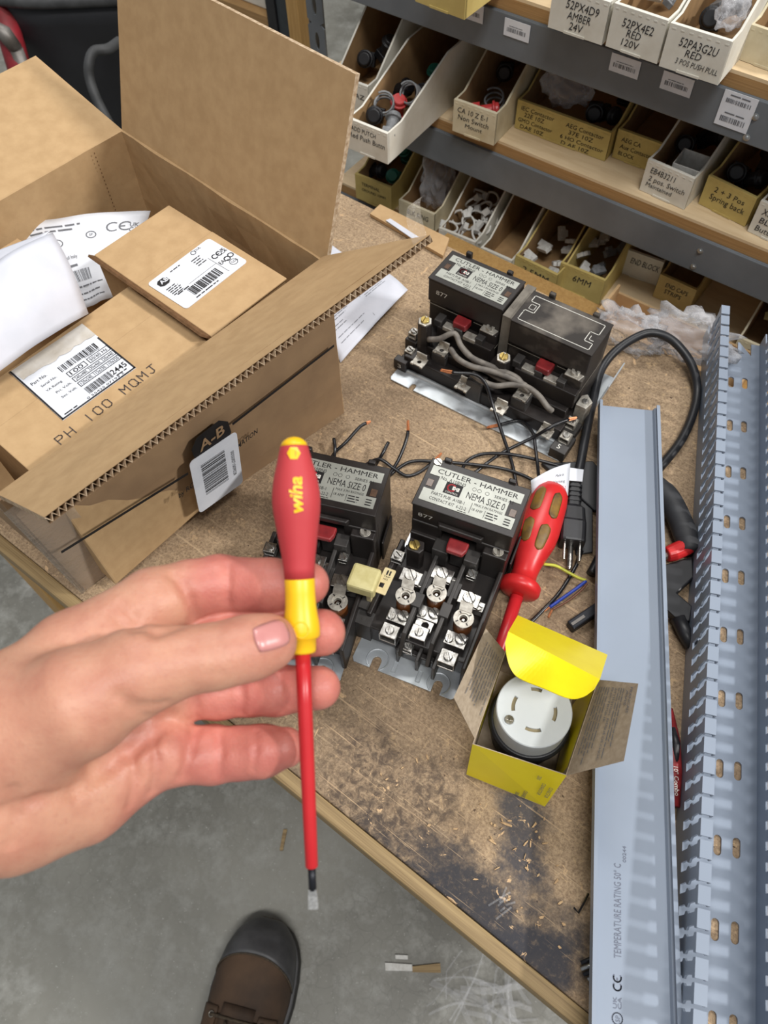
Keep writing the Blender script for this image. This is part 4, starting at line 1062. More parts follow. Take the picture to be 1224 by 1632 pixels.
def rect24(x0, y0, x1, y1, cx, cy):
    out = []
    for k in range(24):
        dx, dy = math.cos(2 * PI * k / 24), math.sin(2 * PI * k / 24)
        t = min((x1 - cx) / dx if dx > 1e-6 else (x0 - cx) / dx if dx < -1e-6 else 1e9, (y1 - cy) / dy if dy > 1e-6 else (y0 - cy) / dy if dy < -1e-6 else 1e9)
        out.append((cx + dx * t, cy + dy * t))
    for X_, Y_2 in ((x0, y0), (x1, y0), (x1, y1), (x0, y1)):
        j = min(range(24), key=lambda q: (out[q][0] - X_) ** 2 + (out[q][1] - Y_2) ** 2); out[j] = (X_, Y_2)
    return out
M['window_brown'] = mat('dark_brown_window', (98, 76, 60), 0.3, c2=(78, 58, 46), scale=200)
def starter(label, loc, rz):
    r = thing('motor_starter', label, 'motor starter', loc, rz)
    # mounting plate with two open slots, pressed rings and ribs
    pl = [(2, 0)] + slot(19, 0, 7, 3.6) + slot(70, 0, 7, 3.6) + [(83, 0), (86, 3), (86, 150), (2, 150), (0, 148), (0, 3)]
    def f(g):
        g.prism(pl, 0.2, 1.8)
        for cx in (19, 70):
            g.tube([(cx + 8.5 * math.cos(t), 8 + 8.5 * math.sin(t), 1.9) for t in (-.95 + (PI + 1.9) * k / 18 for k in range(19))], .8, 6)
        for cx in (34, 54): g.tube([(cx - 1.6, 3, 1.9), (cx - 1.6, 12, 1.9), (cx + 1.6, 12, 1.9), (cx + 1.6, 3, 1.9), (cx - 1.6, 3, 1.9)], .5, 6)
    part(r, 'mounting_plate', 'zinc', f, .0004)
    # contactor housing: block, stepped front, corner pillars
    def f(g):
        g.box(9, 110, 1.8, 88, 148, 84); g.box(9, 104, 62, 88, 112, 84)
        g.box(9, 100, 1.8, 88, 111, 48); g.box(9, 103, 46, 34, 111, 63); g.box(62, 103, 46, 88, 111, 63)
        g.box(69, 97, 1.8, 88, 108, 60)                         # right pillar
        g.box(18, 147.8, 70, 24, 151.5, 88); g.box(70, 147.8, 70, 76, 151.5, 88)     # rear ears
        g.prism([(30, 104), (68, 104), (66, 100), (32, 100)], 66, 72)
        g.box(89, 112, 2, 91, 140, 30)
    part(r, 'contactor_housing', 'phenolic', f, .0012)
    part(r, 'housing_cap', 'phenolic', lambda g: g.box(8.5, 103.5, 84, 88.5, 148.5, 85.4), .0006)
    nameplate(r, 12, 109, 85, 142, 85.4)
    for wx, wy in ((12.4, 122.5), (79.2, 120)): part(r, 'inspection_window', 'window_brown', lambda g: g.box(wx, wy, 85.4, wx + 5, wy + 6.5, 85.75), .0002)
    i = Ink(Matrix.Translation((14, 104, 70)) @ Matrix.Rotation(PI / 2, 4, 'X'), .15); i.text('877', 0, 0, 5, 12, 0, 0); i.g.k = .001
    i.g.build('stamped_number', 'white_ink', r, local=True)
    screw(r, 80, 102.5, 60, 4.4, 2.6, 15, 'silver_dull'); screw(r, 14, 145.5, 85.4, 3.6, 1.2, 60)
    part(r, 'screw_boss', 'phenolic', lambda g: g.prism([(13, 82), (24, 82), (26, 86), (24, 93), (12, 93)], 4, 53), .0008)
    screw(r, 18, 87, 53, 4.6, 2.2, 40, 'brass', hexa=True)
    part(r, 'indicator_tab', 'dark_red', lambda g: g.prism([(43, 88), (56, 88), (58, 93), (58, 100), (42, 100), (42, 93)], 57, 62), .0012)
    part(r, 'arc_shield', 'phenolic_grey', lambda g: (g.box(31, 90, 30, 44, 101, 52), g.box(57, 90, 30, 68, 101, 52), g.box(45, 94, 30, 56, 101, 54)), .0008)
    # overload relay: base, pole walls, heaters, terminals
    def f(g):
        g.box(6, 22, 1.8, 85, 100, 26); g.box(30, 17, 1.8, 62, 22, 15)
        g.prism([(84.5, 12), (88, 12), (88, 100), (84.5, 100)], 1.8, 40)
        g.box(2, 28, 1.8, 6, 98, 36)
    part(r, 'relay_base', 'phenolic', f, .0010)
    for x, yy in ((35.5, 12), (58, 12)):
        def f(g):
            R = Matrix(((0, 0, 1, 0), (1, 0, 0, 0), (0, 1, 0, 0), (0, 0, 0, 1)))
            g.prism([(yy + 4, 6), (yy, 16), (yy + 10, 40), (98, 44), (98, 20), (yy + 20, 20)], x - 1.6, x + 1.6, 0, R)
            g.box(x - 4, 44, 24, x + 4, 56, 43); g.box(x - 4.5, 62, 24, x + 4.5, 76, 41)
        part(r, 'pole_barrier', 'phenolic_grey', f, .0007)
    for x, y, dx in ((26, 49, -3), (47, 60, -2), (73, 48, -2)):
        part(r, 'heater_coil', 'bakelite', lambda g: g.ring(ring_pts(x, y, 7.2, 24), ring_pts(x, y, 4.8, 24), 27, 43), .0003, False)
        def f(g):
            g.ring(ring_pts(x, y, 7.8), ring_pts(x, y, 4.4), 43, 44.4); g.ring(ring_pts(x, y, 4.6), ring_pts(x, y, 3.0), 39, 43.4)
            for k in range(4):
                t = PI / 4 + k * PI / 2; g.box(-.5, 4.4, 44.3, .5, 6.6, 44.55, 1, Matrix.Translation((x, y, 0)) @ Matrix.Rotation(t, 4, 'Z'))
            g.add([(x + dx * .3 - 5, y + 5.5, 44), (x + dx * .3 + 5, y + 5.5, 44), (x + dx + 5, y + 14, 42.5), (x + dx - 5, y + 14, 42.5), (x + dx * .3 - 5, y + 5.5, 45), (x + dx * .3 + 5, y + 5.5, 45), (x + dx + 5, y + 14, 43.5), (x + dx - 5, y + 14, 43.5)], [(3, 2, 1, 0), (4, 5, 6, 7), (0, 1, 5, 4), (1, 2, 6, 5), (2, 3, 7, 6), (3, 0, 4, 7)])
        part(r, 'heater_element', ['silver_dull', 'phenolic'], f, .0003)
        part(r, 'heater_core', 'silver', lambda g: g.lathe([(2.6, 34), (2.6, 38), (1.2, 38.5), (1.2, 41)], 14, 0, Matrix.Translation((x, y, 0))), .0002)
        part(r, 'terminal_strip', 'silver', lambda g: (g.box(x + dx - 8, y + 12, 40.5, x + dx + 8.5, y + 23, 42.4), g.box(x + dx + 4, y + 12, 30, x + dx + 13, y + 20, 39), g.box(x - 9, y - 19, 31, x + 8, y - 8, 33)), .0005)
        screw(r, x + dx, y + 18, 42.4, 5.0, 2.0, 40); screw(r, x + dx + 9, y + 15, 39, 3.2, 1.6, 80)
        screw(r, x + 3, y - 12, 33, 4.6, 2.2, 50); screw(r, x - 5.5, y - 15, 33, 3.2, 1.6, 10)
    lug(r, 24, 22, 34, 14, 11, 12, 'silver', 10); lug(r, 45, 29, 34, 14, 11, 12, 'silver', 5); lug(r, 72, 19, 34, 14, 11, 12, 'silver', 30)
    part(r, 'terminal_strip', 'silver', lambda g: g.ring(rect24(39, 32, 53, 40.5, 47, 36.5), ring_pts(47, 36.5, 2.7, 24), 30.5, 32.6), .0003)
    lug(r, 40, 20, 23, 9, 8, 7, 'silver', 40); lug(r, 7, 80, 42, 10, 9, 7, 'silver', 60); lug(r, 66, 86, 43, 8, 7, 6, 'silver', 40)
    screw(r, 40, 18.5, 15, 3.0, 1.6, 20)
    part(r, 'terminal_barrier', 'phenolic_grey', lambda g: (g.box(33, 12, 1.8, 35, 22, 22), g.box(49, 11, 1.8, 51.5, 22, 24), g.box(63, 9, 1.8, 65.5, 22, 26)), .0005)
    part(r, 'reset_bracket', 'phenolic_grey', lambda g: (g.box(-6, 20, 1.8, 8, 32, 30), g.box(-6, 31, 14, 4, 62, 34), g.lathe([(1.6, 30), (1.6, 30.2)], 10, 0, Matrix.Translation((1, 25, 0)))), .001)
    part(r, 'relay_lever', 'ivory', lambda g: (g.ring([(p[0], p[1]) for p in rrect(5, 38, 14, 60, 1, 5)], [(9.5 + (p[0] - 9.5) * 1, p[1]) for p in rrect(6.4, 43, 10, 47, .4, 5)], 55, 56.4),), .0003)
    part(r, 'lever_stem', 'ivory', lambda g: g.box(-2, 38, 30, 2, 44, 56), .0004)
    part(r, 'reset_block', 'cream', lambda g: g.box(-16, 33, 51, 6, 53, 64, 0, Matrix.Translation((-4, 43, 0)) @ Matrix.Rotation(math.radians(4), 4, 'Z') @ Matrix.Translation((4, -43, 0))), .0022)
    i = Ink(Matrix.Translation((9.5, 50, 56.4)), .12); i.rect(-1.6, 4, -.4, 8); i.rect(.6, 4, 1.8, 8); i.text('TRIP', -2.6, 1.8, 1.5, 5); i.text('NO', -2, -.4, 1.5, 3.5); i.g.k = .001
    i.g.build('lever_lettering', 'black_ink', r, local=True)
    return r
SR = placed((at(560, 1053)), -25)
s1 = starter('right hand motor starter with the full silver nameplate facing up and red screwdriver beside it', at(560, 1053), -25)
h3 = at(538, 958, TZ + .044); lr = placed((0, 0, 0), -17.5) @ Vector((.073, .048, 0)); o2 = Vector((h3.x - lr.x, h3.y - lr.y, TZ))
s2 = dup(s1, o2, -17.5, 'left hand motor starter partly hidden behind the held screwdriver and fingers')

# reversing contactor with two coils on one plate
R0 = at(620, 605)
rv = thing('reversing_contactor', 'double reversing contactor with two black housings on one long zinc plate at the back', 'contactor', R0, -36)
def f(g):
    pl = [(2, 0), (20, 0)] + slot(25, 0, 5, 2.6)[0:] + [(182, 2), (184, 6), (182, 118), (0, 118), (0, 3)]
    g.prism(pl, .2, 1.8); g.tube([(4, 17, 2), (60, 17.5, 2.2), (184, 19, 2)], 2.2, 8)
    g.panel((182, 70, 1.5), (182, 118, 1.5), (186, 118, 26), (186, 84, 26), 1.4)
part(rv, 'mounting_plate', 'zinc', f, .0004)
def housing(x0, y0, x1, y1, m):
    def f(g):
        g.box(x0, y0 + 3, 1.8, x1, y1, 84); g.box(x0, y0, 58, x1, y0 + 4, 84)
        g.box(x0 + 14, y1 - .2, 66, x0 + 20, y1 + 4, 90); g.box(x1 - 20, y1 - .2, 66, x1 - 14, y1 + 4, 88)
        g.box(x1 - 18, y0 - 6, 1.8, x1, y0 + 4, 57)
    part(rv, 'contactor_housing', m, f, .0012)
    part(rv, 'housing_cap', 'dusty' if m == 'dusty' else 'phenolic', lambda g: g.box(x0 - .5, y0 - .5, 84, x1 + .5, y1 + .5, 85.4), .0006)
    part(rv, 'housing_seam', 'dust_grey', lambda g: (g.box(x0, y0 - .25, 55.6, x0 + 34, y0, 56.2), g.box(x0 + 50, y0 - .25, 55.6, x1 - 18, y0, 56.2), g.box(x1 - 18, y0 - 6.3, 42, x1 + .2, y0 - 6, 42.6), g.box(x1, y0 - 6, 42, x1 + .25, y1, 42.6)), 0)
    screw(rv, x1 - 9, y0 - 1, 58.6, 4.4, 2.6, 30, 'silver_dull')
    part(rv, 'clamp_plate', 'silver_dull', lambda g: g.prism([(x1 - 17, y0 - 7), (x1 - 3, y0 - 7), (x1 - 1, y0), (x1 - 3, y0 + 4), (x1 - 17, y0 + 4)], 57, 58.6), .0006)
    part(rv, 'indicator_tab', 'dark_red', lambda g: g.prism([(x0 + 34, y0 - 11), (x0 + 47, y0 - 11), (x0 + 48, y0 - 7), (x0 + 48, y0 + .5), (x0 + 33, y0 + .5), (x0 + 33, y0 - 7)], 50, 57), .0012)
housing(5, 60, 82, 102, 'phenolic'); housing(94, 54, 171, 96, 'dusty')
nameplate(rv, 9, 65, 79, 97, 85.4)
for wx, wy in ((10, 78), (74, 76)): part(rv, 'inspection_window', 'window_brown', lambda g: g.box(wx, wy, 85.4, wx + 4.6, wy + 6.5, 85.75), .0002)
part(rv, 'interlock_bar', 'dust_grey', lambda g: (g.box(83.5, 58, 1.8, 92.5, 104, 82), g.box(86, 70, 82, 88, 86, 82.4)), .001)
i = Ink(Matrix.Translation((94, 54, 85.4)), .12); W, H = 77, 42
i.stroke([(4, 14), (4, 6), (4, 4), (72, 4), (72, 12), (64, 12), (64, 24), (72, 24), (72, 37), (4, 37), (4, 29), (13, 29), (13, 17), (4, 17), (4, 14)], .7)
i.frame(6, 20, 11, 26, .5); i.stroke([(67, 20), (67, 15), (71, 15)], .6); i.g.k = .001; i.g.build('outline_marking', 'white_ink', rv, local=True)
for tx, x, y, z in (('877', 14, 60, 70), ('T1', 26, 58.5, 40), ('T2', 44, 52, 36), ('T3', 66, 57, 36)):
    i = Ink(Matrix.Translation((x, y - .4, z)) @ Matrix.Rotation(PI / 2, 4, 'X'), .15); i.text(tx, 0, 0, 5, 9 if len(tx) < 3 else 12, 0, 0); i.g.k = .001
    i.g.build('stamped_number', 'white_ink', rv, local=True)
def f(g):
    g.box(4, 20, 1.8, 172, 58, 18); g.box(10, 34, 18, 168, 60, 28); g.box(24, 46, 28, 82, 60, 46); g.box(110, 40, 28, 171, 56, 46)
part(rv, 'terminal_base', 'phenolic', f, .001)
for x, y in ((16, 38), (99, 38)):
    part(rv, 'screw_post', 'phenolic', lambda g: g.prism(ring_pts(x, y, 7, 8), 1.8, 54), .0008)
    part(rv, 'clamp_plate', 'silver_dull', lambda g: g.prism(ring_pts(x, y, 6.8, 6), 54, 55.4), .0004)
    screw(rv, x, y, 55.4, 4.4, 2.2, 10, 'brass', hexa=True)
for x0 in (26, 112):
    for k in range(2):
        part(rv, 'contact_tip', 'silver_dull', lambda g: g.box(x0 + 4 + k * 22, 46 - (x0 > 99) * 5, 44, x0 + 17 + k * 22, 54 - (x0 > 99) * 5, 49), .0006)
    part(rv, 'contact_carrier', 'phenolic_grey', lambda g: [g.box(x0 - 6 + k * 22, 47 - (x0 > 99) * 5, 44, x0 + 2 + k * 22, 58 - (x0 > 99) * 5, 52) for k in range(3)], .0008)
def clip(x, y, z, h=9):
    def f(g):
        g.ring([(p[0] + x, p[1] + y) for p in rrect(-6.5, -5, 6.5, 5, .6, 5)], ring_pts(x, y, 2, 24), z - 1.4, z)
        for sx in (-1, 1):
            for sy in (-1, 1): g.box(x + sx * 5 - 1.6, y + sy * 4.6 - 1.5, z - 1.2, x + sx * 5 + 1.6, y + sy * 4.6 + 1.5, z + .8)
        g.box(x - 5.5, y + 4, z - h, x + 5.5, y + 5.6, z + 7)
    part(rv, 'terminal_clip', 'silver_dull', f, .0004)
for x, y, z in ((22.7, 18.4, 22), (73, 15.5, 22), (114, 10.5, 22), (37, 35, 31), (126.5, 28, 31), (160, 15, 14)): clip(x, y, z)
for x, y in ((37, 35), (126.5, 28), (82, 24)):
    part(rv, 'terminal_block', 'phenolic_grey', lambda g: g.box(x - 8, y - 6, 1.8, x + 8, y + 8, 29.4), .0012)
for x, y, z in ((175.5, 35, 20), (178, 19, 18)):
    part(rv, 'terminal_block', 'phenolic_grey', lambda g: g.box(x - 7, y - 8, 1.8, x + 8, y + 8, z - 8), .0008); lug(rv, x, y, z, 10, 9, 8, 'silver_dull', 30)
part(rv, 'terminal_block', 'phenolic_grey', lambda g: g.box(171, 2, 1.8, 186, 12, 14), .0008)
i = Ink(Matrix.Translation((176, 5, 14)), .12); i.text('5', 0, 0, 5, 3, 0, 0); i.g.k = .001; i.g.build('stamped_number', 'white_ink', rv, local=True)
part(rv, 'bracket', 'silver_dull', lambda g: (g.prism([(172, 44), (182, 44), (184, 54), (176, 60), (172, 56)], 1.8, 32),), .0006)
screw(rv, 178, 51, 32, 3, 1.8, 20)
for x, y, z in ((1.5, 42, 30), (6, 28, 20)):
    part(rv, 'terminal_block', 'phenolic', lambda g: g.box(x - 6, y - 7, 1.8, x + 7, y + 7, z - 7), .0008); lug(rv, x, y, z, 9, 8, 7, 'silver_dull', 70)
i = Ink(Matrix.Translation((1, 13.8, 6)) @ Matrix.Rotation(PI / 2, 4, 'X'), .2); i.text('3', 0, 0, 5, 4, 0, 0); i.g.k = .001
part(rv, 'terminal_block', 'phenolic', lambda g: g.box(-4, 14, 1.8, 10, 22, 14), .0008)
i.g.build('stamped_number', 'white_ink', rv, local=True)
# grey jumpers across the front
RVI = WM[rv.name]
def rvp(px, py, h): return at(px, py, TZ + h)
for pts in ([(682, 541, .040), (700, 540, .044), (718, 532, .050), (727, 534, .050), (735, 552, .046), (752, 570, .044), (785, 585, .044), (820, 600, .044), (832, 612, .042), (845, 625, .040)],
            [(718, 556, .040), (730, 572, .042), (752, 584, .042), (785, 592, .043), (815, 603, .043), (838, 615, .042)],
            [(752, 596, .036), (770, 608, .036), (790, 615, .037), (815, 613, .040), (838, 616, .042), (858, 630, .042), (872, 648, .038), (880, 655, .034)],
            [(735, 552, .040), (760, 578, .036), (790, 600, .034), (820, 612, .036)]):
    g = G(); g.tube(smooth_path([rvp(*p) for p in pts], 6), .0027, 10); g.build('jumper_wire', 'wire_grey', rv, smooth=True)

# ------------------------------------------------------------------ black leads round the starters
def bench_pts(l): return [at(x, y, TZ + h) for x, y, h in l]
def lead(label, pts, r=.0016, ends=(0, 0), n_=7, m='wire_black', group=None, cu_=.010):
    P = smooth_path(bench_pts(pts), n_)
    o = thing('wire', label, 'wire', P[len(P) // 2], 0, group)
    def cut(P):
        l = 0; k = 0
        while l < cu_ and k < len(P) - 3: l += (P[k + 1] - P[k]).length; k += 1
        return k
    a = cut(P) if ends[0] else 0; b = len(P) - (cut(P[::-1]) if ends[1] else 0)
    g = G(); g.tube(P[a:b], r, 10); g.build('insulation', m, o, smooth=True)
    for e_, Q in ((ends[0], P[:a + 1]), (ends[1], P[b - 1:])):
        if e_:
            g = G()
            for k in range(5):
                t = 2 * PI * k / 5; off = Vector((math.cos(t), math.sin(t), math.sin(t + 1))) * r * .42
                g.tube([q + off * (1 + .5 * (i / max(1, len(Q) - 1))) for i, q in enumerate(Q)], r * .34, 5)
            g.build('copper_strands', 'copper', o)
    return o
H0 = .0018
lead('black lead with bare copper end lying across the reversing contactor front', [(703, 590, .046), (724, 594, .046), (757, 597, .044), (774, 612, .038), (785, 645, .024), (800, 690, .012), (815, 735, .004), (822, 768, H0), (826, 800, H0)], ends=(1, 0))
lead('black lead running from the right end terminal of the reversing contactor', [(918, 666, .024), (896, 672, .026), (872, 684, .024), (850, 697, .014), (809, 717, .006), (783, 733, .003), (753, 757, H0), (742, 772, H0)], ends=(1, 0), cu_=.008)
lead('black lead with copper end dropping off the zinc plate past the red screwdriver', [(777, 681, .006), (797, 677, .006), (829, 671, .007), (849, 690, .012), (853, 712, .012), (857, 745, .012), (859, 780, .024), (849, 797, .010), (838, 812, .003), (826, 832, H0)], ends=(1, 0))
lead('black lead arching from the right starter to the cord plug', [(735, 752, .002), (744, 735, .008), (767, 724, .010), (801, 723, .008), (830, 727, .006), (856, 733, .006), (886, 741, .005), (900, 745, .003)])
lead('long black lead crossing between the two starters', [(618, 760, .002), (640, 743, .006), (660, 735, .008), (700, 736, .009), (760, 741, .006), (801, 747, .004), (832, 757, .004), (854, 768, .003)])
lead('black lead with copper end curling behind the right starter nameplate', [(703, 723, .006), (690, 736, .006), (668, 753, .004), (647, 758, .003), (627, 746, .008), (604, 732, .012), (580, 742, .003)], ends=(1, 0))
lead('black lead standing up with a bright copper tip behind the left starter', [(650, 671, .022), (649, 695, .020), (636, 731, .012), (618, 760, .003)], ends=(1, 0))
lead('short black lead crossing the copper tipped one behind the left starter', [(619, 705, .016), (609, 724, .014), (598, 742, .003)])
lead('black lead with small copper end pointing away from the left starter', [(590, 672, .016), (574, 680, .016), (552, 704, .012), (533, 722, .006), (526, 738, H0)], ends=(1, 0), cu_=.004)
lead('short black stub of lead upright beside the held screwdriver handle', [(532, 699, .012), (534, 716, .010), (531, 738, H0)])

lead('thin black lead running from under the plug towards the yellow box', [(927, 878, .003), (918, 902, .003), (892, 944, .002), (864, 974, .002), (844, 994, .002)])

# ------------------------------------------------------------------ power cord with plug
cord = thing('power_cord', 'thick black power cord looping over the bench with a three prong plug', 'power cord', at(1100, 640))
pts = [(914, 792, .0125), (920, 762, .0125), (926, 735, .0125), (933, 697, .012), (945, 640, .012), (958, 590, .014), (984, 557, .020), (1022, 534, .026), (1050, 532, .028), (1078, 548, .022), (1102, 581, .014), (1111, 620, .006), (1104, 660, .005), (1086, 701, .005), (1058, 738, .005), (1020, 780, .005), (985, 830, .005), (955, 890, .005), (942, 915, .005)]
g = G(); g.tube(smooth_path(bench_pts(pts), 8), .0041, 14); g.build('cable', 'black_plastic', cord, smooth=True)
p0 = at(916, 778, TZ + .0125); p1 = at(911, 868, TZ + .0115); ax = (p1 - p0).normalized()
sd = ax.cross(ZZ).normalized(); X = frame(p0, sd, ax)
if X.col[2].z < 0: X = frame(p0, -sd, ax)
L = (p1 - p0).length
g = G(); prof = [(-.15, 4.6, 4.4), (.18, 5.0, 4.6), (.34, 5.6, 5), (.40, 9.0, 7), (.62, 10.2, 8), (.66, 10.6, 9.0), (.97, 10.6, 9.2), (1.0, 10.0, 8.6)]
rows = []
for t, a, b in prof:
    rows.append([(x * .001, t * L, z * .001) for x, z in rrect(-a, -b, a, b, min(a, b) * .45, 3)])
g.grid([r_ + [r_[0]] for r_ in rows]); g.f += [[j for j in range(16)], [(len(rows) - 1) * 17 + j for j in range(16)][::-1]]; g.m += [0, 0]
g.v = [X @ v for v in g.v]; g.build('plug', 'black_plastic', cord, bevel=.0004)
g = G()
for k in range(4): g.ring([(x * .001, z * .001) for x, z in rrect(-5.8, -5.4, 5.8, 5.4, 2.2, 3)], [(x * .001, z * .001) for x, z in rrect(-4, -4, 4, 4, 2, 3)], -.0011, .0011, 0, X @ Matrix.Translation((0, L * (.0 + .085 * k), 0)) @ Matrix.Rotation(PI / 2, 4, 'X'))
g.build('strain_relief', 'black_plastic', cord)
for x in (-.0062, .0062):
    g = G(); g.box(x - .0008, L, -.0015, x + .0008, L + .0165, .0048, 0, X); g.build('prong', 'silver', cord, bevel=.0004)
g = G(); g.tube([X @ Vector((0, L, -.0052)), X @ Vector((0, L + .0185, -.0052)), X @ Vector((0, L + .0205, -.0052))], [.0024, .0024, .0014], 12); g.build('prong', 'silver', cord, smooth=False)
sheath = [(942, 915, .005), (938, 925, .005), (932, 933, .004)]
for nm, m_, pl, r_ in (('yellow_green_core', 'wire_green', [(934, 925, .005), (922, 921, .006), (905, 912, .008), (886, 902, .010), (866, 899, .012)], .0013), ('blue_core', 'wire_blue', [(934, 926, .005), (920, 937, .004), (900, 951, .003), (876, 968, .002)], .0014), ('brown_core', 'wire_brown', [(936, 930, .005), (925, 942, .003), (905, 958, .002), (880, 972, .0015)], .0009)):
    g = G(); g.tube(smooth_path(bench_pts(pl), 6), r_, 8); g.build(nm, m_, cord, smooth=True)
for pl in ([(876, 968, .002), (870, 972, .002), (866, 974, .002)], [(880, 972, .0015), (876, 980, .002), (874, 984, .002)]):
    g = G(); g.tube(bench_pts(pl), .0009, 6); g.build('bare_strands', 'copper', cord)
# paper tag wrapped round the cord
ta, tb, tc, td = near(843, 772, at(843, 772, TZ + .030), .0001), at(905, 790, TZ + .020), at(909, 738, TZ + .030), at(846, 766, TZ + .034)
ta = at(848, 795, TZ + .020)
P = [[blend(ta, tb, tc, td, j / 8, i / 6) + ZZ * (.004 * math.sin(PI * j / 8)) for j in range(9)] for i in range(7)]
g = G(); g.grid(P); tg_ = g.build('paper_tag', 'sticker', cord, smooth=True, solid=.0004)
i_ = Ink(Matrix.Identity(4), 0); i_.text('Made in', .62, .62, .10, .22); i_.text('Warning', .52, .40, .10, .36); i_.text('NISPT-2', .66, .18, .11, .26, 1)
def tsurf(x, y):
    return blend(ta, tb, tc, td, x, y) + ZZ * (.004 * math.sin(PI * x) + .0006)
gi = G(); gi.v = [tsurf(v.x, v.y) for v in i_.g.v]; gi.f = i_.g.f; gi.m = i_.g.m; gi.build('printing', ['grey_ink', 'red_print'], tg_)
a_ = [at(*p, TZ + .018) for p in ((905, 766), (928, 768), (930, 749), (908, 746))]
g = G(); g.panel(a_[0], a_[1], a_[2], a_[3], .0006); g.build('paper_tag', 'sticker', cord)

# ------------------------------------------------------------------ red insulated screwdriver lying on the bench
def lathe_between(g, p0, p1, prof, n_=28, mi=0):
    p0, p1 = Vector(p0), Vector(p1); z = (p1 - p0).normalized(); x = z.orthogonal().normalized(); y = z.cross(x)
    X = Matrix(((x.x, y.x, z.x, p0.x), (x.y, y.y, z.y, p0.y), (x.z, y.z, z.z, p0.z), (0, 0, 0, 1)))
    L = (p1 - p0).length
    g.lathe([(r, t * L) for t, r in prof], n_, mi, X); return X, L
b0_, b1_ = at(882, 776, TZ + .021), at(824, 950, TZ + .0165)
rd = thing('screwdriver', 'red insulated screwdriver with olive grip pads lying beside the right hand starter', 'screwdriver', at(850, 870))
prof = [(0, .007), (.02, .0115), (.07, .0145), (.16, .0160), (.28, .0166), (.42, .0172), (.52, .0164), (.62, .0138), (.72, .0112), (.80, .0102), (.86, .0108), (.885, .0150), (.90, .0165), (.95, .0165), (.97, .0150), (.99, .008)]
def rad(t):
    for (a, ra), (b, rb) in zip(prof, prof[1:]):
        if a <= t <= b: return ra + (rb - ra) * (t - a) / (b - a)
    return prof[-1][1]
g = G(); X, L = lathe_between(g, b0_, b1_, prof, 32); g.build('handle', 'red_plastic', rd, smooth=True)
tip = at(792, 1050, TZ + .0050); g = G(); lathe_between(g, b1_, b1_ + (tip - b1_) * 1.12, [(0, .0052), (.9, .0050), (1, .0036)], 16); g.build('insulated_shaft', 'shaft_red', rd, smooth=True)
axd = (b1_ - b0_).normalized(); toeye = (EYE - b0_); toeye = (toeye - axd * toeye.dot(axd)).normalized(); sid = axd.cross(toeye)
for t0, t1, a0, wv in ((.10, .33, -.58, .30), (.12, .36, .42, .26), (.40, .60, -.60, .28), (.43, .64, .28, .28)):
    P = []
    for i in range(13):
        s_ = i / 12; t = t0 + (t1 - t0) * s_; wd = wv * math.sqrt(max(0.02, 1 - (2 * s_ - 1) ** 6)); row = []
        for j in range(9):
            an = a0 + wd * (j / 4 - 1); r_ = rad(t) + .0005 * (1 - abs(j / 4 - 1) ** 4) + .00015
            row.append(b0_ + axd * (t * L) + (toeye * math.cos(an) - sid * math.sin(an)) * r_)
        P.append(row)
    g = G(); g.grid(P); g.build('grip_pad', 'olive_grip', rd, smooth=True, solid=.0004)

# ------------------------------------------------------------------ yellow box with the white connector
h = .062
T_ = [at(*p, TZ + h) for p in ((753, 1186), (903, 1236), (968, 1044), (825, 981))]
f0_, f1_ = at(743, 1235), at(868, 1286)
ybx = (f1_ - f0_).normalized(); yby = U(67); B4 = [f0_, f1_, f1_ + yby * .084, f0_ + yby * .084]
yb = thing('product_box', 'small open glossy yellow card box holding the white round connector', 'box', (f0_ + B4[2]) / 2)
def wallp(name, a, b, c, d, m=('yellow_card', 'grey_card')):
    g = G(); sheetbox(g, a, b, c, d, .0006, 0, 1); return g.build(name, list(m), yb)
fw_ = wallp('front_panel', B4[0], B4[1], T_[1], T_[0]); wallp('side_panel', B4[1], B4[2], T_[2], T_[1]); wallp('back_panel', B4[2], B4[3], T_[3], T_[2]); wallp('side_panel', B4[3], B4[0], T_[0], T_[3])
g = G(); g.hexa([p + ZZ * .0002 for p in B4], [p + ZZ * .0010 for p in B4]); g.build('bottom_panel', 'grey_card', yb)
X = frame(B4[0], B4[1] - B4[0], T_[0] - B4[0]); W = (B4[1] - B4[0]).length
i_ = Ink(X, .0009)
for (t, x, y, ww) in (('CONECTOR', .93, .70, .36), ('CONNECTOR', .84, .74, .40), ('2500', .76, .90, .12), ('CONNECTEUR', .70, .30, .40), ('3500', .62, .16, .14)): i_.text(t, x * W, y * h, .0026, ww * h, 0, .004, 0, -PI / 2)
i_.g.build('printing', 'grey_ink', fw_)
hl, hr = T_[3], T_[2]
fl0, fl1 = near(810, 1007, hl, .060), near(956, 1083, hr, .060)
g = G(); P = [[blend(hl, hr, fl1, fl0, j / 10, i / 8) for j in range(11)] for i in range(9)]; g.grid(P)
lid_ = g.build('lid_flap', 'yellow_card', yb, solid=.0006)
bl_, br_ = near(815, 1063, fl0, .022), near(953, 1096, fl1, .014)
low = [near(x, y, fl0.lerp(fl1, s_), dd) for x, y, s_, dd in ((805, 1025, 0, .008), (808, 1048, .02, .017), (815, 1068, .08, .024), (829, 1082, .16, .028), (868, 1098, .45, .030), (906, 1113, .74, .030), (930, 1110, .88, .025), (947, 1098, .97, .015))]
cv = [fl0] + smooth_path(low, 5) + [fl1]
topl = [fl0.lerp(fl1, k / (len(cv) - 1)) for k in range(len(cv))]
g = G(); g.grid([[topl[k].lerp(cv[k], i / 5) for k in range(len(cv))] for i in range(6)]); g.build('tuck_flap', 'yellow_card', yb, solid=.0006, smooth=False)
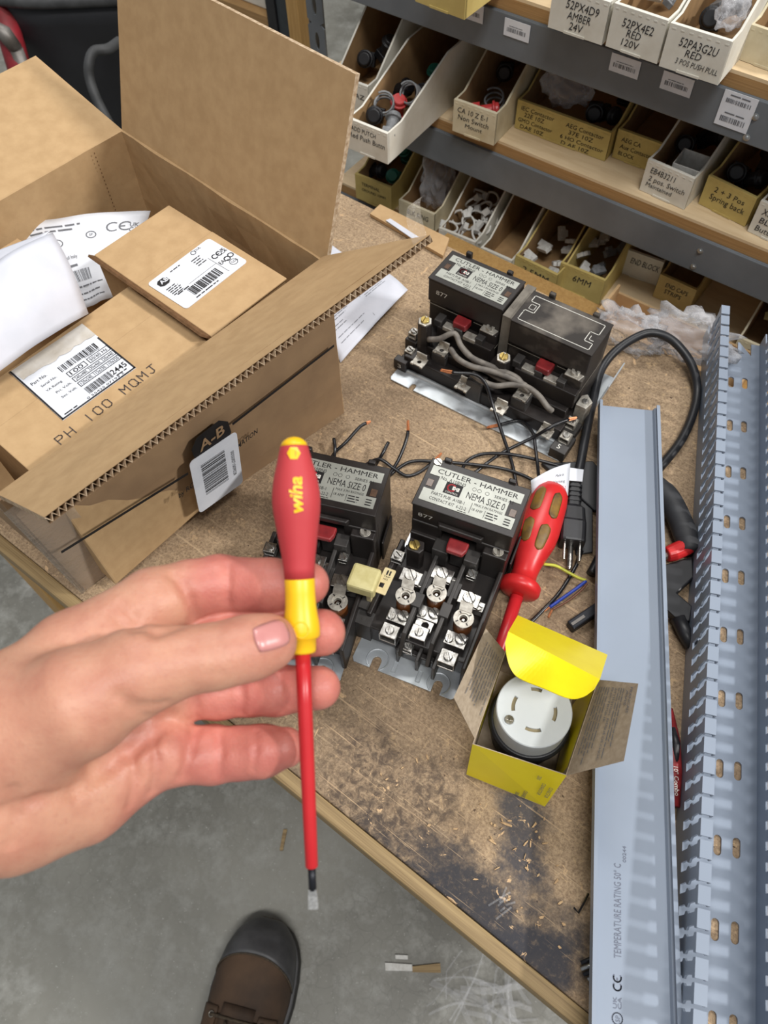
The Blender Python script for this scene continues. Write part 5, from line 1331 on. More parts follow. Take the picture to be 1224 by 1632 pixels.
# side flaps with the printed inside showing
la, lb_ = T_[0].lerp(T_[3], .04), T_[0].lerp(T_[3], .70)
l1, l2 = near(723, 1112, la, .044), near(774, 1002, lb_, .036)
g = G(); g.hexa([la, lb_, l2, l1], [p + ZZ * .0006 for p in (la, lb_, l2, l1)]); lf_ = g.build('side_flap', 'grey_card', yb)
def print_on(a, b, c, d, fn, parent, m='grey_ink', up=None):
    i_ = Ink(Matrix.Identity(4), 0); fn(i_); nn = (c - a).cross(d - b).normalized()
    if nn.dot(EYE - a) < 0: nn = -nn
    gi = G(); gi.v = [blend(a, b, c, d, v.x, v.y) + nn * .0012 for v in i_.g.v]; gi.f = i_.g.f; gi.m = i_.g.m; gi.build('printing', m, parent)
def lp(i):
    for k in range(8): i.lines(.12, .9, [.12 + .095 * k], .030, 30 + k)
print_on(lb_, la, l1, l2, lp, lf_)
ra, rb_ = T_[1], T_[1].lerp(T_[2], .78)
r1, r2 = near(994, 1213, ra, .052), near(1017, 1090, rb_, .044)
g = G(); g.hexa([ra, r1, r2, rb_], [p + ZZ * .0006 for p in (ra, r1, r2, rb_)]); rf_ = g.build('side_flap', 'grey_card', yb)
def rp(i):
    i.text('FRANCAIS', .06, .88, .05, .34, 0, .01); i.text('AVIS', .10, .80, .045, .2, 0, .01)
    for k in range(3): i.lines(.08, .92, [.72 - .055 * k], .026, 50 + k)
    i.text('ATTENTION  RISQUE DE CHOC', .08, .52, .042, .84, 0, .01); i.text('ELECTRIQUE', .08, .44, .042, .4, 0, .01)
    for k in range(5): i.lines(.08, .95, [.36 - .06 * k], .026, 60 + k)
print_on(rb_, ra, r1, r2, rp, rf_)
# the locking connector standing in the box
cc = at(851, 1132, TZ + .060); base = Vector((cc.x, cc.y, TZ + .0012))
cn = thing('locking_connector', 'white round locking connector standing in the yellow box with curved slots', 'connector', base, -20)
g = G(.001); g.lathe([(23, 0), (24, 2), (24, 30), (28, 31), (28.5, 33), (28.5, 37), (27, 39)], 48); g.build('cap_ring', 'black_plastic', cn, local=True, smooth=False, bevel=.0005)
R = 25.6; n_ = 72
def arc_slot(a0, a1, r0, r1): return a0, a1, r0, r1
g = G(.001); g.lathe([(25.2, 38), (25.6, 40), (25.6, 57.6), (24.8, 58.6)], 64)
g.build('white_body', 'nylon_white', cn, local=True, smooth=False, bevel=.0006)
M['slot_floor'] = mat('slot_floor', (150, 138, 108), .7)
# face with real slots: rings of sectors
slots = [(80, 110, 13.2, 15.4), (160, 200, 13.0, 15.6), (-14, 24, 13.0, 15.6), (258, 300, 13.2, 15.4)]
g = G(.001)
rs = [0.01, 6, 13.0, 15.5, 20, 25.0]; N_ = 120
for a in range(N_):
    t0, t1 = 2 * PI * a / N_, 2 * PI * (a + 1) / N_; md_ = (a + .5) * 360 / N_
    for r0, r1 in zip(rs, rs[1:]):
        if r0 == 13.0 and any(((md_ - s_[0]) % 360) < (s_[1] - s_[0]) for s_ in slots):
            g.add([(r0 * math.cos(t0), r0 * math.sin(t0), 58.7), (r1 * math.cos(t0), r1 * math.sin(t0), 58.7), (r1 * math.cos(t1), r1 * math.sin(t1), 58.7), (r0 * math.cos(t1), r0 * math.sin(t1), 58.7)], [(0, 1, 2, 3)], 1)
            for rr in (r0, r1): g.add([(rr * math.cos(t0), rr * math.sin(t0), 58.7), (rr * math.cos(t1), rr * math.sin(t1), 58.7), (rr * math.cos(t1), rr * math.sin(t1), 60.6), (rr * math.cos(t0), rr * math.sin(t0), 60.6)], [(0, 1, 2, 3)], 0)
            continue
        g.add([(r0 * math.cos(t0), r0 * math.sin(t0), 60.6), (r1 * math.cos(t0), r1 * math.sin(t0), 60.6), (r1 * math.cos(t1), r1 * math.sin(t1), 60.6), (r0 * math.cos(t1), r0 * math.sin(t1), 60.6)], [(0, 1, 2, 3)], 0)
    g.add([(25.0 * math.cos(t0), 25.0 * math.sin(t0), 60.6), (25.0 * math.cos(t1), 25.0 * math.sin(t1), 60.6), (25.6 * math.cos(t1), 25.6 * math.sin(t1), 59.8), (25.6 * math.cos(t0), 25.6 * math.sin(t0), 59.8)], [(0, 1, 2, 3)], 0)
    g.add([(25.6 * math.cos(t0), 25.6 * math.sin(t0), 57.2), (25.6 * math.cos(t1), 25.6 * math.sin(t1), 57.2), (25.6 * math.cos(t1), 25.6 * math.sin(t1), 59.8), (25.6 * math.cos(t0), 25.6 * math.sin(t0), 59.8)], [(0, 1, 2, 3)], 0)
g.build('white_face', ['nylon_white', 'slot_floor'], cn, local=True)
pl = WM[cn.name].inverted() @ at(811, 1148, TZ + .0606)
g = G(.001); sx, sy = pl.x * 1000, pl.y * 1000
g.ring(ring_pts(sx, sy, 4.2), ring_pts(sx, sy, 3.6), 60.6, 60.9); g.build('screw_hole', 'nylon_white', cn, local=True)
g = G(.001); g.cyl((sx, sy, 60.5), (sx, sy, 61.6), 3.3, 3.0, 18); g.box(sx - 2.6, sy - .4, 61.6, sx + 2.6, sy + .4, 61.9, 0); g.box(sx - .4, sy - 2.6, 61.6, sx + .4, sy + 2.6, 61.9, 0); g.build('screw', 'silver', cn, local=True)

# ------------------------------------------------------------------ grey wiring duct and its cover
DA = 73.9
o_far = at(1120, 539); ddir = U(DA); dside = U(DA - 90)
DLEN = .66; p_near = o_far - ddir * DLEN
duct = thing('wiring_duct', 'long grey slotted wiring duct lying open side up along the right of the bench', 'wiring duct', p_near, DA - 90)
DI = WM[duct.name].inverted()
DW, DH, DP = .055, .056, .01325
rows = [DI @ at(x, y, TZ + .0015) for x, y in ((1183, 611), (1181, 680), (1179, 753))]
hy = [p.y for p in rows]; c1 = (DI @ at(1152, 1060, TZ + .002)).x; c2 = (DI @ at(1179, 1064, TZ + .002)).x
g = G(); ys = []; y = hy[0] % .053
holes = []
while y < DLEN: holes.append(y); y += .053
cells = [0] + [.5 * (a + b) for a, b in zip(holes, holes[1:])] + [DLEN]
def stadium(cx, cy, rx, ry, n2=8):
    return [(cx + rx * math.cos(t), cy + ry + rx * math.sin(t)) for t in (PI * k / n2 for k in range(n2 + 1))] + [(cx + rx * math.cos(t), cy - ry + rx * math.sin(t)) for t in (PI + PI * k / n2 for k in range(n2 + 1))]
def rect_out(hole, x0, y0, x1, y1, cx, cy):
    out = []
    for a, b in hole:
        dx, dy = a - cx, b - cy
        k = min(((x1 - cx) / dx if dx > 1e-9 else (x0 - cx) / dx if dx < -1e-9 else 1e9), ((y1 - cy) / dy if dy > 1e-9 else (y0 - cy) / dy if dy < -1e-9 else 1e9))
        out.append((cx + dx * k, cy + dy * k))
    # square the corners
    for X_, Y_2 in ((x0, y0), (x1, y0), (x1, y1), (x0, y1)):
        j = min(range(len(out)), key=lambda q: (out[q][0] - X_) ** 2 + (out[q][1] - Y_2) ** 2); out[j] = (X_, Y_2)
    return out
tk = .0016
for cx, x0, x1, sh_ in ((c1, c1 - .0055, c1 + .0055, -.001), (c2, c2 - .0055, c2 + .0055, 0)):
    for k, hy_ in enumerate(holes):
        y0, y1 = cells[k], cells[k + 1]; hh = stadium(cx, hy_ + sh_, .0026, .0042)
        g.ring(rect_out(hh, x0, y0, x1, y1, cx, hy_ + sh_), hh, 0.0004, tk + .0004)
for x0, x1 in ((0, c1 - .0055), (c1 + .0055, c2 - .0055), (c2 + .0055, DW)): g.box(x0, 0, .0004, x1, DLEN, tk + .0004)
g.build('base', 'pvc', duct, local=True)
for xs, nm in ((0, 1), (DW, -1)):
    g = G(); Rm = Matrix(((0, 0, nm, xs), (1, 0, 0, 0), (0, 1, 0, 0), (0, 0, 0, 1)))      # (y, z, thickness)
    g.prism([(0, tk), (DLEN, tk), (DLEN, .018), (0, .018)], 0, .0014, 0, Rm)
    k = 0; y = 0.0
    while y + DP <= DLEN + 1e-6:
        a, b = y, y + DP; s1_, s2_ = .0030, .0012
        L_ = [(a + s1_, .018), (a + s1_, .0295), (a + s2_, .0320), (a + s2_, .0350), (a + s1_, .0375), (a + s1_, .050), (a + .0012, .0515), (a + .0012, DH)]
        poly = L_ + [(2 * y + DP - p[0], p[1]) for p in L_[::-1]]
        g.prism(poly, 0, .0014, 0, Rm)
        g.prism([(a + .0012, DH - .0015), (b - .0012, DH - .0015), (b - .0012, DH), (a + .0012, DH)], .0014, .0075, 0, Rm)
        g.prism([(a + .0012, DH - .0050), (b - .0012, DH - .0050), (b - .0012, DH - .0015), (a + .0012, DH - .0015)], .0064, .0075, 0, Rm)
        y += DP
    g.build('slotted_wall', 'pvc', duct, local=True)
CZc = TZ + .024
c0, c1_ = at(938, 1632, CZc), at(953, 647, CZc)
cd = (c1_ - c0).normalized(); CLn = (c1_ - c0).length + .05
cs = Vector((cd.y, -cd.x, 0)); corg = c1_ - cd * CLn
can_ = math.degrees(math.atan2(cd.y, cd.x)) - 90
cover = thing('duct_cover', 'flat grey duct cover with upturned lips lying in front of the slotted duct', 'duct cover', corg, can_)
CI = WM[cover.name].inverted()
cw = (CI @ at(1066, 1040, CZc + .009)).x
R = Matrix(((1, 0, 0, 0), (0, 0, 1, 0), (0, 1, 0, 0), (0, 0, 0, 1)))
t = .0014
prof = [(0, 0), (cw, 0), (cw, .0095), (cw - .0028, .0095), (cw - .0028, .0083), (cw - .0013, .0083), (cw - .0013, .0060), (cw - .0036, .0046), (cw - .0046, t), (.0036, t), (.0030, .0046), (.0013, .0060), (.0013, .0083), (.0024, .0083), (.0024, .0095), (0, .0095)]
g = G(); g.prism(prof, 0, CLn, 0, R); cvr = g.build('cover_strip', 'pvc', cover, local=True)
def cpt(px, py): q = CI @ at(px, py, CZc + t); return q.x, q.y
i_ = Ink(Matrix.Translation((0, 0, t)), .0003)
x0, y0 = cpt(990, 1528); x1, y1 = cpt(994, 1378)
i_.text('TEMPERATURE RATING 50\u00b0 C', x0, y0, .0044, math.hypot(x1 - x0, y1 - y0), 0, 0, 0, PI / 2)
x0, y0 = cpt(998, 1375); i_.text('00244', x0, y0, .0022, .010, 0, 0, 0, PI / 2)
x0, y0 = cpt(990, 1580)
j_ = Ink(Matrix.Translation((x0, y0, t)) @ Matrix.Rotation(PI / 2, 4, 'Z'), .0003); j_.ce(0, 0, .0046, .0008)
j_.text('UK', -.0095, .0026, .0022, .0062, 0, .01); j_.text('CA', -.0095, -.0002, .0022, .0062, 0, .01); j_.circle(-.0145, .0023, .0030, .0006); j_.text('SP', -.0162, .0008, .0026, .0034); j_.text('RU', -.0290, -.0004, .0056, .0095, 0, .02, .2); j_.text('us', -.0290, -.0030, .002, .004)
for q in (i_, j_): q.g.build('printing', 'pvc_print', cvr, local=True)

# ------------------------------------------------------------------ tools partly under the cover
kn = thing('hand_tool', 'black handled tool with a red collar lying between the duct cover and slotted duct', 'hand tool', at(1085, 860))
hp = [(1040, 770, .011), (1066, 795, .012), (1088, 840, .012), (1100, 880, .012)]
g = G(); g.tube(smooth_path(bench_pts(hp), 6), [.0095] * 4 + [.010] * 11 + [.0095] * 4, 14); g.build('handle', 'rubber', kn, smooth=True)
g = G(); g.tube(bench_pts([(1062, 884, .012), (1072, 881, .012), (1092, 872, .012), (1100, 868, .012)]), [.0062, .0072, .0072, .0066], 18); g.build('red_collar', 'red_plastic', kn, smooth=False, bevel=.001)
g = G(); g.tube(bench_pts([(1052, 890, .010), (1066, 882, .011)]), .0035, 8); g.build('blade', 'grey_metal', kn)
bl4 = bench_pts([(1040, 905, .010), (1104, 886, .010), (1106, 920, .010), (1080, 945, .010), (1104, 966, .010), (1100, 990, .010), (1078, 985, .010), (1040, 950, .010)])
g = G(); k = len(bl4); g.add(bl4 + [p - ZZ * .009 for p in bl4], [tuple(range(k)), tuple(range(k, 2 * k))[::-1]] + [(i, (i + 1) % k, k + (i + 1) % k, k + i) for i in range(k)]); g.build('body', 'black_plastic', kn, bevel=.0012)
g = G(); g.tube(bench_pts([(1080, 985, .009), (1092, 1010, .008), (1104, 1030, .007)]), .006, 10); g.build('lower_grip', 'black_plastic', kn, smooth=True)
rt_ = thing('hand_tool', 'red tool with white lettering between the cover and slotted duct near the front', 'hand tool', at(1080, 1210))
g = G(); g.tube(bench_pts([(1066, 1130, .007), (1071, 1180, .008), (1073, 1230, .008), (1072, 1285, .007)]), [.003, .0058, .0062, .005], 14); rb0 = g.build('red_body', 'dark_red', rt_, smooth=True)
g = G(); g.tube(bench_pts([(1072, 1160, .012), (1077, 1185, .0125), (1077, 1215, .012)]), [.002, .0032, .002], 12); g.build('black_insert', 'black_plastic', rt_, smooth=True)
p = at(1078, 1222, TZ + .0150); i_ = Ink(frame(p, -U(80), U(-10)), .0); i_.text('10\" Combo', 0, -.002, .0032, .020); i_.g.build('lettering', 'white_ink', rb0)
bk_ = thing('hand_tool', 'black soft tool under the plug and duct cover beside the power cord', 'tool', at(925, 780))
q4 = bench_pts([(862, 738, .004), (945, 735, .004), (1000, 800, .004), (948, 815, .004)])
g = G(); g.hexa([p - ZZ * .0036 for p in q4], [p + ZZ * .0010 for p in q4]); g.build('blade_guard', 'black_plastic', bk_, bevel=.0012)
q4 = bench_pts([(905, 790, .003), (945, 795, .003), (945, 880, .003), (918, 884, .003)])
g = G(); g.hexa([p - ZZ * .0026 for p in q4], [p for p in q4]); g.build('handle', 'black_plastic', bk_, bevel=.0008)
hk = thing('hex_bar', 'short dark square bar poking out from under the duct cover above the yellow box', 'bar', at(925, 985))
a, b = at(908, 1000, TZ + .0052), at(990, 945, TZ + .0052)
ax_ = (b - a).normalized(); X = frame(a, ax_, ZZ.cross(ax_))
g = G(); g.prism([(-.0042, -.0046), (.0042, -.0046), (.0042, .0046), (-.0042, .0046)], 0, (b - a).length, 0, X @ Matrix(((0, 0, 1, 0), (1, 0, 0, 0), (0, 1, 0, 0), (0, 0, 0, 1)))); g.build('bar', 'steel_dark', hk, bevel=.0012)
g = G(); g.panel(X @ Vector((.001, -.0012, .0047)), X @ Vector((.014, -.0012, .0047)), X @ Vector((.014, .0012, .0047)), X @ Vector((.001, .0012, .0047)), .0003); g.build('worn_face', 'grey_metal', hk)
# cluster of crimped strips at the cover's edge
st = thing('spring_clip', 'small dark shiny ribbed clip sticking out at the left edge of the duct cover', 'clip', at(930, 1545))
a, b = at(926, 1550, TZ + .004), at(950, 1540, TZ + .004); ax_ = (b - a).normalized(); sd = ZZ.cross(ax_)
for k in range(4):
    g = G(); o_ = sd * (.0032 * (1.5 - k)); g.tube([a + o_ + ax_ * (.0015 * abs(k - 1.5)), a + o_ + ax_ * .010 + ZZ * .001, b + o_], [.0012, .0016, .0014], 8); g.build('rib', 'zinc_bolt' if k % 2 else 'steel_dark', st, smooth=True)

# ------------------------------------------------------------------ litter on the floor and bench
def floorp(px, py, z=.001): return at(px, py, z)
a, b = floorp(449, 1356), floorp(455, 1322); g = G(); g.panel(a + Vector((-.003, 0, 0)), a + Vector((.002, 0, 0)), b + Vector((.003, 0, 0)), b + Vector((-.003, 0, 0)), .003); g.build('wood_sliver', 'pine', label='small wood sliver lying on the concrete near the bench edge and screwdriver shaft', cat='wood sliver')
a, b, c = floorp(614, 1541), floorp(657, 1544), floorp(702, 1543)
sp = thing('splinter', 'long wood splinter with one white end lying on the floor under the bench', 'splinter', b)
v_ = Vector((0, .006, 0)); g = G(); g.panel(b - v_ * .7, c - v_, c + v_, b + v_ * .5, .004); g.build('wood_half', 'pine', sp)
g = G(); g.panel(a - v_ * .8, b - v_ * .5, b + v_ * .9, a + v_ * .9, .004); g.build('white_half', 'part_white', sp)
a = floorp(630, 1525); b = floorp(650, 1526); g = G(); g.panel(a - v_ * .45, b - v_ * .45, b + v_ * .45, a + v_ * .45, .004); g.build('plastic_chip', 'part_white', label='tiny white plastic chip on the floor above the long splinter', cat='chip')
rng = random.Random(9); g = G()
for k in range(24):
    p = floorp(rng.uniform(715, 845), rng.uniform(1535, 1632), rng.uniform(.004, .02)); d = U(rng.uniform(0, 360)) * rng.uniform(.03, .075)
    pts = [p - d, p - d * .3 + U(rng.uniform(0, 360)) * .012 + ZZ * rng.uniform(0, .012), p + d * .4 + U(rng.uniform(0, 360)) * .012, p + d]
    for q in pts: q.z = max(q.z, .003)
    w_ = rng.uniform(.001, .005); Q = smooth_path(pts, 4); sd = d.cross(ZZ).normalized() * w_
    g.grid([[q + sd, q - sd + ZZ * w_ * .6] for q in Q])
o = g.build('film_scraps', 'film', smooth=True, label='tangle of clear plastic film strips on the floor under the front bench edge', cat='plastic scraps', kind='stuff')
M['crumb'] = mat('wood_crumb', (198, 168, 128), .85, c2=(168, 136, 100), scale=400)
g = G()
for k in range(70):
    px, py = rng.choice([(rng.uniform(780, 900), rng.uniform(1300, 1540)), (rng.uniform(560, 860), rng.uniform(1180, 1480))])
    p = at(px, py, TZ + .0006); q = BI @ p
    if q.y < .03: continue
    L_ = rng.uniform(.0006, .0024) * rng.choice((1, 1, 1, 1.8)); w_ = rng.uniform(.0003, .0010); X = placed(p, rng.uniform(0, 180))
    g.prism([(-L_ * rng.uniform(.6, 1), -w_ * rng.uniform(.2, 1)), (L_ * rng.uniform(.3, .9), -w_), (L_, w_ * rng.uniform(-.3, .8)), (0, w_ * rng.uniform(.5, 1.2)), (-L_, w_ * .4)], -.0004, rng.uniform(.0002, .0007), 0, X)
g.build('wood_crumbs', 'crumb', label='pale wood crumbs and slivers scattered over the scuffed front of the bench', cat='crumbs', kind='stuff')
for pts, r_, lb2 in (([(826, 1440, .001), (845, 1420, .003), (862, 1405, .001)], .0005, 'clear film'),):
    pass
g = G()
for k in range(7):
    a = at(rng.uniform(775, 812), rng.uniform(1425, 1465), TZ + .001); b = at(rng.uniform(795, 830), rng.uniform(1400, 1450), TZ + .003); sd = (b - a).cross(ZZ).normalized() * .0006
    g.grid([[a + sd, a - sd], [a.lerp(b, .5) + sd + ZZ * .002, a.lerp(b, .5) - sd + ZZ * .002], [b + sd, b - sd]])
g.build('film_shreds', 'film', label='clear film shreds lying on the black scuffed patch of the bench', cat='plastic scraps', kind='stuff')
g = G(); g.tube(bench_pts([(915, 1447, .001), (922, 1455, .003), (930, 1440, .004), (938, 1424, .003)]), .0008, 6); g.build('wire_offcut', 'wire_black', label='thin dark wire offcut on the bench beside the lower part of duct cover', cat='wire offcut')

# ------------------------------------------------------------------ held screwdriver
KD = 0.325
def cpt3(px, py, d): return Vector(((px - 612) / FPX * d, (816 - py) / FPX * d, d))
CAMM = Matrix(((RT.x, UP.x, FW.x, EYE.x), (RT.y, UP.y, FW.y, EYE.y), (RT.z, UP.z, FW.z, EYE.z), (0, 0, 0, 1)))   # camera-seat axes to world
px2m = KD / FPX
axp = lambda y: 468.0 + .042 * (y - 697)
def AX(y): return CAMM @ cpt3(axp(y), y, KD)
hs = thing('screwdriver', 'slotted screwdriver with red and yellow handle and long red shaft held up by the hand', 'screwdriver', AX(1450))
def span(name, m, rows, n_=36, smooth=True, bev=0):
    "turned piece: rows of (image row, half width in px)"
    g = G(); y0, y1 = rows[0][0], rows[-1][0]
    lathe_between(g, AX(y0), AX(y1), [((y - y0) / (y1 - y0), w_ * px2m) for y, w_ in rows], n_)
    return g.build(name, m, hs, smooth=smooth, bevel=bev)
span('end_cap', 'yellow_plastic', [(696.5, 4), (698, 10), (701, 15), (705, 19), (711, 22)])
red_rows = [(711, 22), (714, 22.8), (725, 25.5), (740, 29), (755, 33), (770, 36), (785, 38), (800, 38.6), (815, 37.6), (830, 35.4), (845, 33), (860, 30.8), (875, 28.6), (890, 26.6), (905, 25), (922, 24)]
grip = span('grip', 'soft_red', red_rows)
neck = span('yellow_neck', 'yellow_plastic', [(922, 23.6), (924, 24.2), (945, 24), (965, 24.6), (980, 26.4), (992, 28.4), (1003, 29.2), (1014, 28.8), (1017, 26), (1018, 22.5), (1036, 21.5), (1040, 20)])
span('shaft', 'shaft_red', [(1036, 12.2), (1120, 12), (1220, 11.6), (1320, 10.8), (1380, 10.2), (1382, 9.2)], 24)
span('blade_shank', 'steel_dark', [(1380, 6.4), (1418, 6.4)], 16)
g = G(); a, b = AX(1416), AX(1449)
for q, (w_, t_) in ((a, (6.4, 5.4)), (a.lerp(b, .35), (7.4, 3.0)), (b, (8.2, 1.4))):
    for sx, sz in ((-1, -1), (1, -1), (1, 1), (-1, 1)): g.v.append(q + RT * (sx * w_ * px2m) + FW * (sz * t_ * px2m))
for k in range(2):
    for i in range(4): g.f.append([4 * k + i, 4 * k + (i + 1) % 4, 4 * k + 4 + (i + 1) % 4, 4 * k + 4 + i]); g.m.append(0)
g.f += [[3, 2, 1, 0], [8, 9, 10, 11]]; g.m += [0, 0]
g.build('blade_tip', 'steel_tip', hs)
def rad2(y):
    for (a, ra), (b, rb) in zip(red_rows, red_rows[1:]):
        if a <= y <= b: return ra + (rb - ra) * (y - a) / (b - a)
    return 24
def wrap(ink, y0, x0, m, name):
    "lettering wrapped on the grip: ink x runs up the handle, ink y to the left round it"
    gi = G(); r0 = rad2(y0)
    for v in ink.g.v:
        y = y0 - v.x; r_ = rad2(y) + 1.3; an = (x0 - v.y) / r_
        gi.v.append(AX(y) + (RT * math.sin(an) - FW * math.cos(an)) * (r_ * px2m))
    gi.f = ink.g.f; gi.m = ink.g.m
    gi.build(name, m, grip)
i_ = Ink(Matrix.Identity(4), 0); [i_.text('wiha', dx_, dy_, 20.0, 57, 0, 0, .18) for dx_ in (0, .8, 1.6) for dy_ in (0, .8, 1.6)]; wrap(i_, 820, 14.5, 'yellow_plastic', 'brand_lettering')
i_ = Ink(Matrix.Identity(4), 0); i_.poly([(11 * math.cos(PI / 2 + k * PI / 3 + 0), 11 * math.sin(PI / 2 + k * PI / 3)) for k in range(6)]); wrap(i_, 724, 2, 'yellow_plastic', 'hexagon_mark')
def emboss(y, x, r_):
    pts = []
    for k in range(21):
        t = 2 * PI * k / 20; yy = y + r_ * 1.1 * math.sin(t); rr = 28.0; an = (x + r_ * math.cos(t)) / rr
        pts.append(AX(yy) + (RT * math.sin(an) - FW * math.cos(an)) * ((26.2 + (yy - 980) * .13) * px2m))
    g = G(); g.tube(pts, .00035, 6); g.build('embossed_mark', 'yellow_plastic', neck, smooth=True)
emboss(1000, 2, 11)

# ------------------------------------------------------------------ the hand: one continuous surface
def CC(px, py, d, r): return (np.array(cpt3(px, py, d)), r * d / FPX)
palm = [
 [(-260, 1180, .300, 108), (20, 1165, .304, 107)], [(-260, 1272, .306, 104), (20, 1268, .312, 106)],
 [(20, 1150, .309, 92), (122, 1052, .324, 76), (245, 962, .336, 51)],
 [(20, 1190, .318, 80), (225, 1050, .343, 50)], [(20, 1230, .322, 80), (235, 1118, .347, 47)],
 [(20, 1272, .316, 102), (130, 1258, .328, 80), (242, 1203, .341, 54)],
 [(20, 1170, .301, 104), (130, 1118, .294, 84), (225, 1068, .297, 60)]]
thumb = [(225, 1068, .297, 59), (300, 1052, .300, 47), (345, 1046, .3025, 46), (395, 1033, .3065, 46), (427, 1024, .3095, 43)]
fingers = [
 [(245, 962, .337, 53.5), (300, 940, .343, 46.0), (350, 930, .347, 44.9), (395, 932, .3455, 41.2), (430, 933, .3435, 42.3), (490, 930, .3395, 34.8)],
 [(240, 1045, .343, 48.2), (300, 1020, .349, 41.7), (355, 1007, .352, 42.8), (405, 1008, .350, 39.6), (445, 1010, .347, 41.2), (513, 1008, .342, 37.5)],
 [(245, 1110, .343, 48.2), (300, 1103, .349, 42.8), (350, 1101, .352, 43.9), (400, 1101, .350, 39.1), (440, 1100, .348, 39.6), (508, 1096, .342, 34.8)],
 [(245, 1200, .336, 53.5), (295, 1203, .342, 43.9), (338, 1203, .346, 44.9), (385, 1200, .345, 40.7), (418, 1197, .343, 40.7), (455, 1191, .340, 32.1)]]
H_ = 0.0012
lo = np.array([-.205, -.160, .255]); hi = np.array([-.015, -.010, .372])
nx, ny, nz = [int((b - a) / H_) + 1 for a, b in zip(lo, hi)]
gx = (lo[0] + H_ * np.arange(nx)).astype(np.float32)[:, None, None]; gy = (lo[1] + H_ * np.arange(ny)).astype(np.float32)[None, :, None]; gz = (lo[2] + H_ * np.arange(nz)).astype(np.float32)[None, None, :]
def cone(a, b):
    (p, ra), (q, rb) = a, b; d = q - p; L2 = float(d @ d)
    t = np.clip(((gx - p[0]) * d[0] + (gy - p[1]) * d[1] + (gz - p[2]) * d[2]) / L2, 0, 1)
    return np.sqrt((gx - p[0] - t * d[0]) ** 2 + (gy - p[1] - t * d[1]) ** 2 + (gz - p[2] - t * d[2]) ** 2) - (ra + (rb - ra) * t)
def smin(a, b, k):
    h = np.clip(.5 + .5 * (b - a) / k, 0, 1); return b + (a - b) * h - k * h * (1 - h)
def chain(c, k=.004):
    P = [CC(*q) for q in c]; f = None
    for a, b in zip(P, P[1:]):
        d = cone(a, b); f = d if f is None else smin(f, d, k)
    return f
FP = None
for c in palm[:-1]:
    d = chain(c); FP = d if FP is None else smin(FP, d, .012)
FP = smin(FP, smin(chain(palm[-1]), chain(thumb, .005), .010), .006)
F_ = FP; tone = np.full(FP.shape, 9.0, np.float32)
for c in fingers:
    fc = chain(c, .003); F_ = smin(F_, smin(FP, fc, .007), .0014)
    tone = np.minimum(tone, chain(c[2:], .003)); del fc
del FP
tipz = chain(thumb[3:], .004)
def sdf_at(p):
    q = (np.array(p) - lo) / H_; i = np.clip(q.astype(int), 0, [nx - 2, ny - 2, nz - 2]); f = q - i; v = 0
    for a in (0, 1):
        for b in (0, 1):
            for c in (0, 1): v += (f[0] if a else 1 - f[0]) * (f[1] if b else 1 - f[1]) * (f[2] if c else 1 - f[2]) * float(F_[i[0] + a, i[1] + b, i[2] + c])
    return v
def surf_at(px, py):
    d = .258
    while d < .370:
        v = sdf_at(cpt3(px, py, d))
        if v < .0001: return np.array(cpt3(px, py, d))
        d += max(.0003, v * .8)
    return None
def crease(pts, r, depth=.0011):
    "a skin fold: a shallow groove that follows the surface"
    global F_
    S = [surf_at(x, y) for x, y in pts]; S = [s_ for s_ in S if s_ is not None]
    if len(S) < 2: return
    for a, b in zip(S, S[1:]):
        if np.linalg.norm(b - a) > .03: continue
        mn = np.minimum(a, b) - .006; mx = np.maximum(a, b) + .006
        i0 = np.clip(((mn - lo) / H_).astype(int), 0, [nx, ny, nz]); i1 = np.clip(((mx - lo) / H_).astype(int) + 1, 0, [nx, ny, nz])
        X_, Y_2, Z_2 = gx[i0[0]:i1[0]], gy[:, i0[1]:i1[1]], gz[:, :, i0[2]:i1[2]]
        d = b - a; L2 = float(d @ d) + 1e-12
        t = np.clip(((X_ - a[0]) * d[0] + (Y_2 - a[1]) * d[1] + (Z_2 - a[2]) * d[2]) / L2, 0, 1)
        ds = np.sqrt((X_ - a[0] - t * d[0]) ** 2 + (Y_2 - a[1] - t * d[1]) ** 2 + (Z_2 - a[2] - t * d[2]) ** 2)
        sl = F_[i0[0]:i1[0], i0[1]:i1[1], i0[2]:i1[2]]
        sl[...] = np.maximum(sl, depth * np.exp(-(ds / r) ** 2) + sl * 1.0) if False else sl + depth * np.exp(-(ds / r) ** 2)
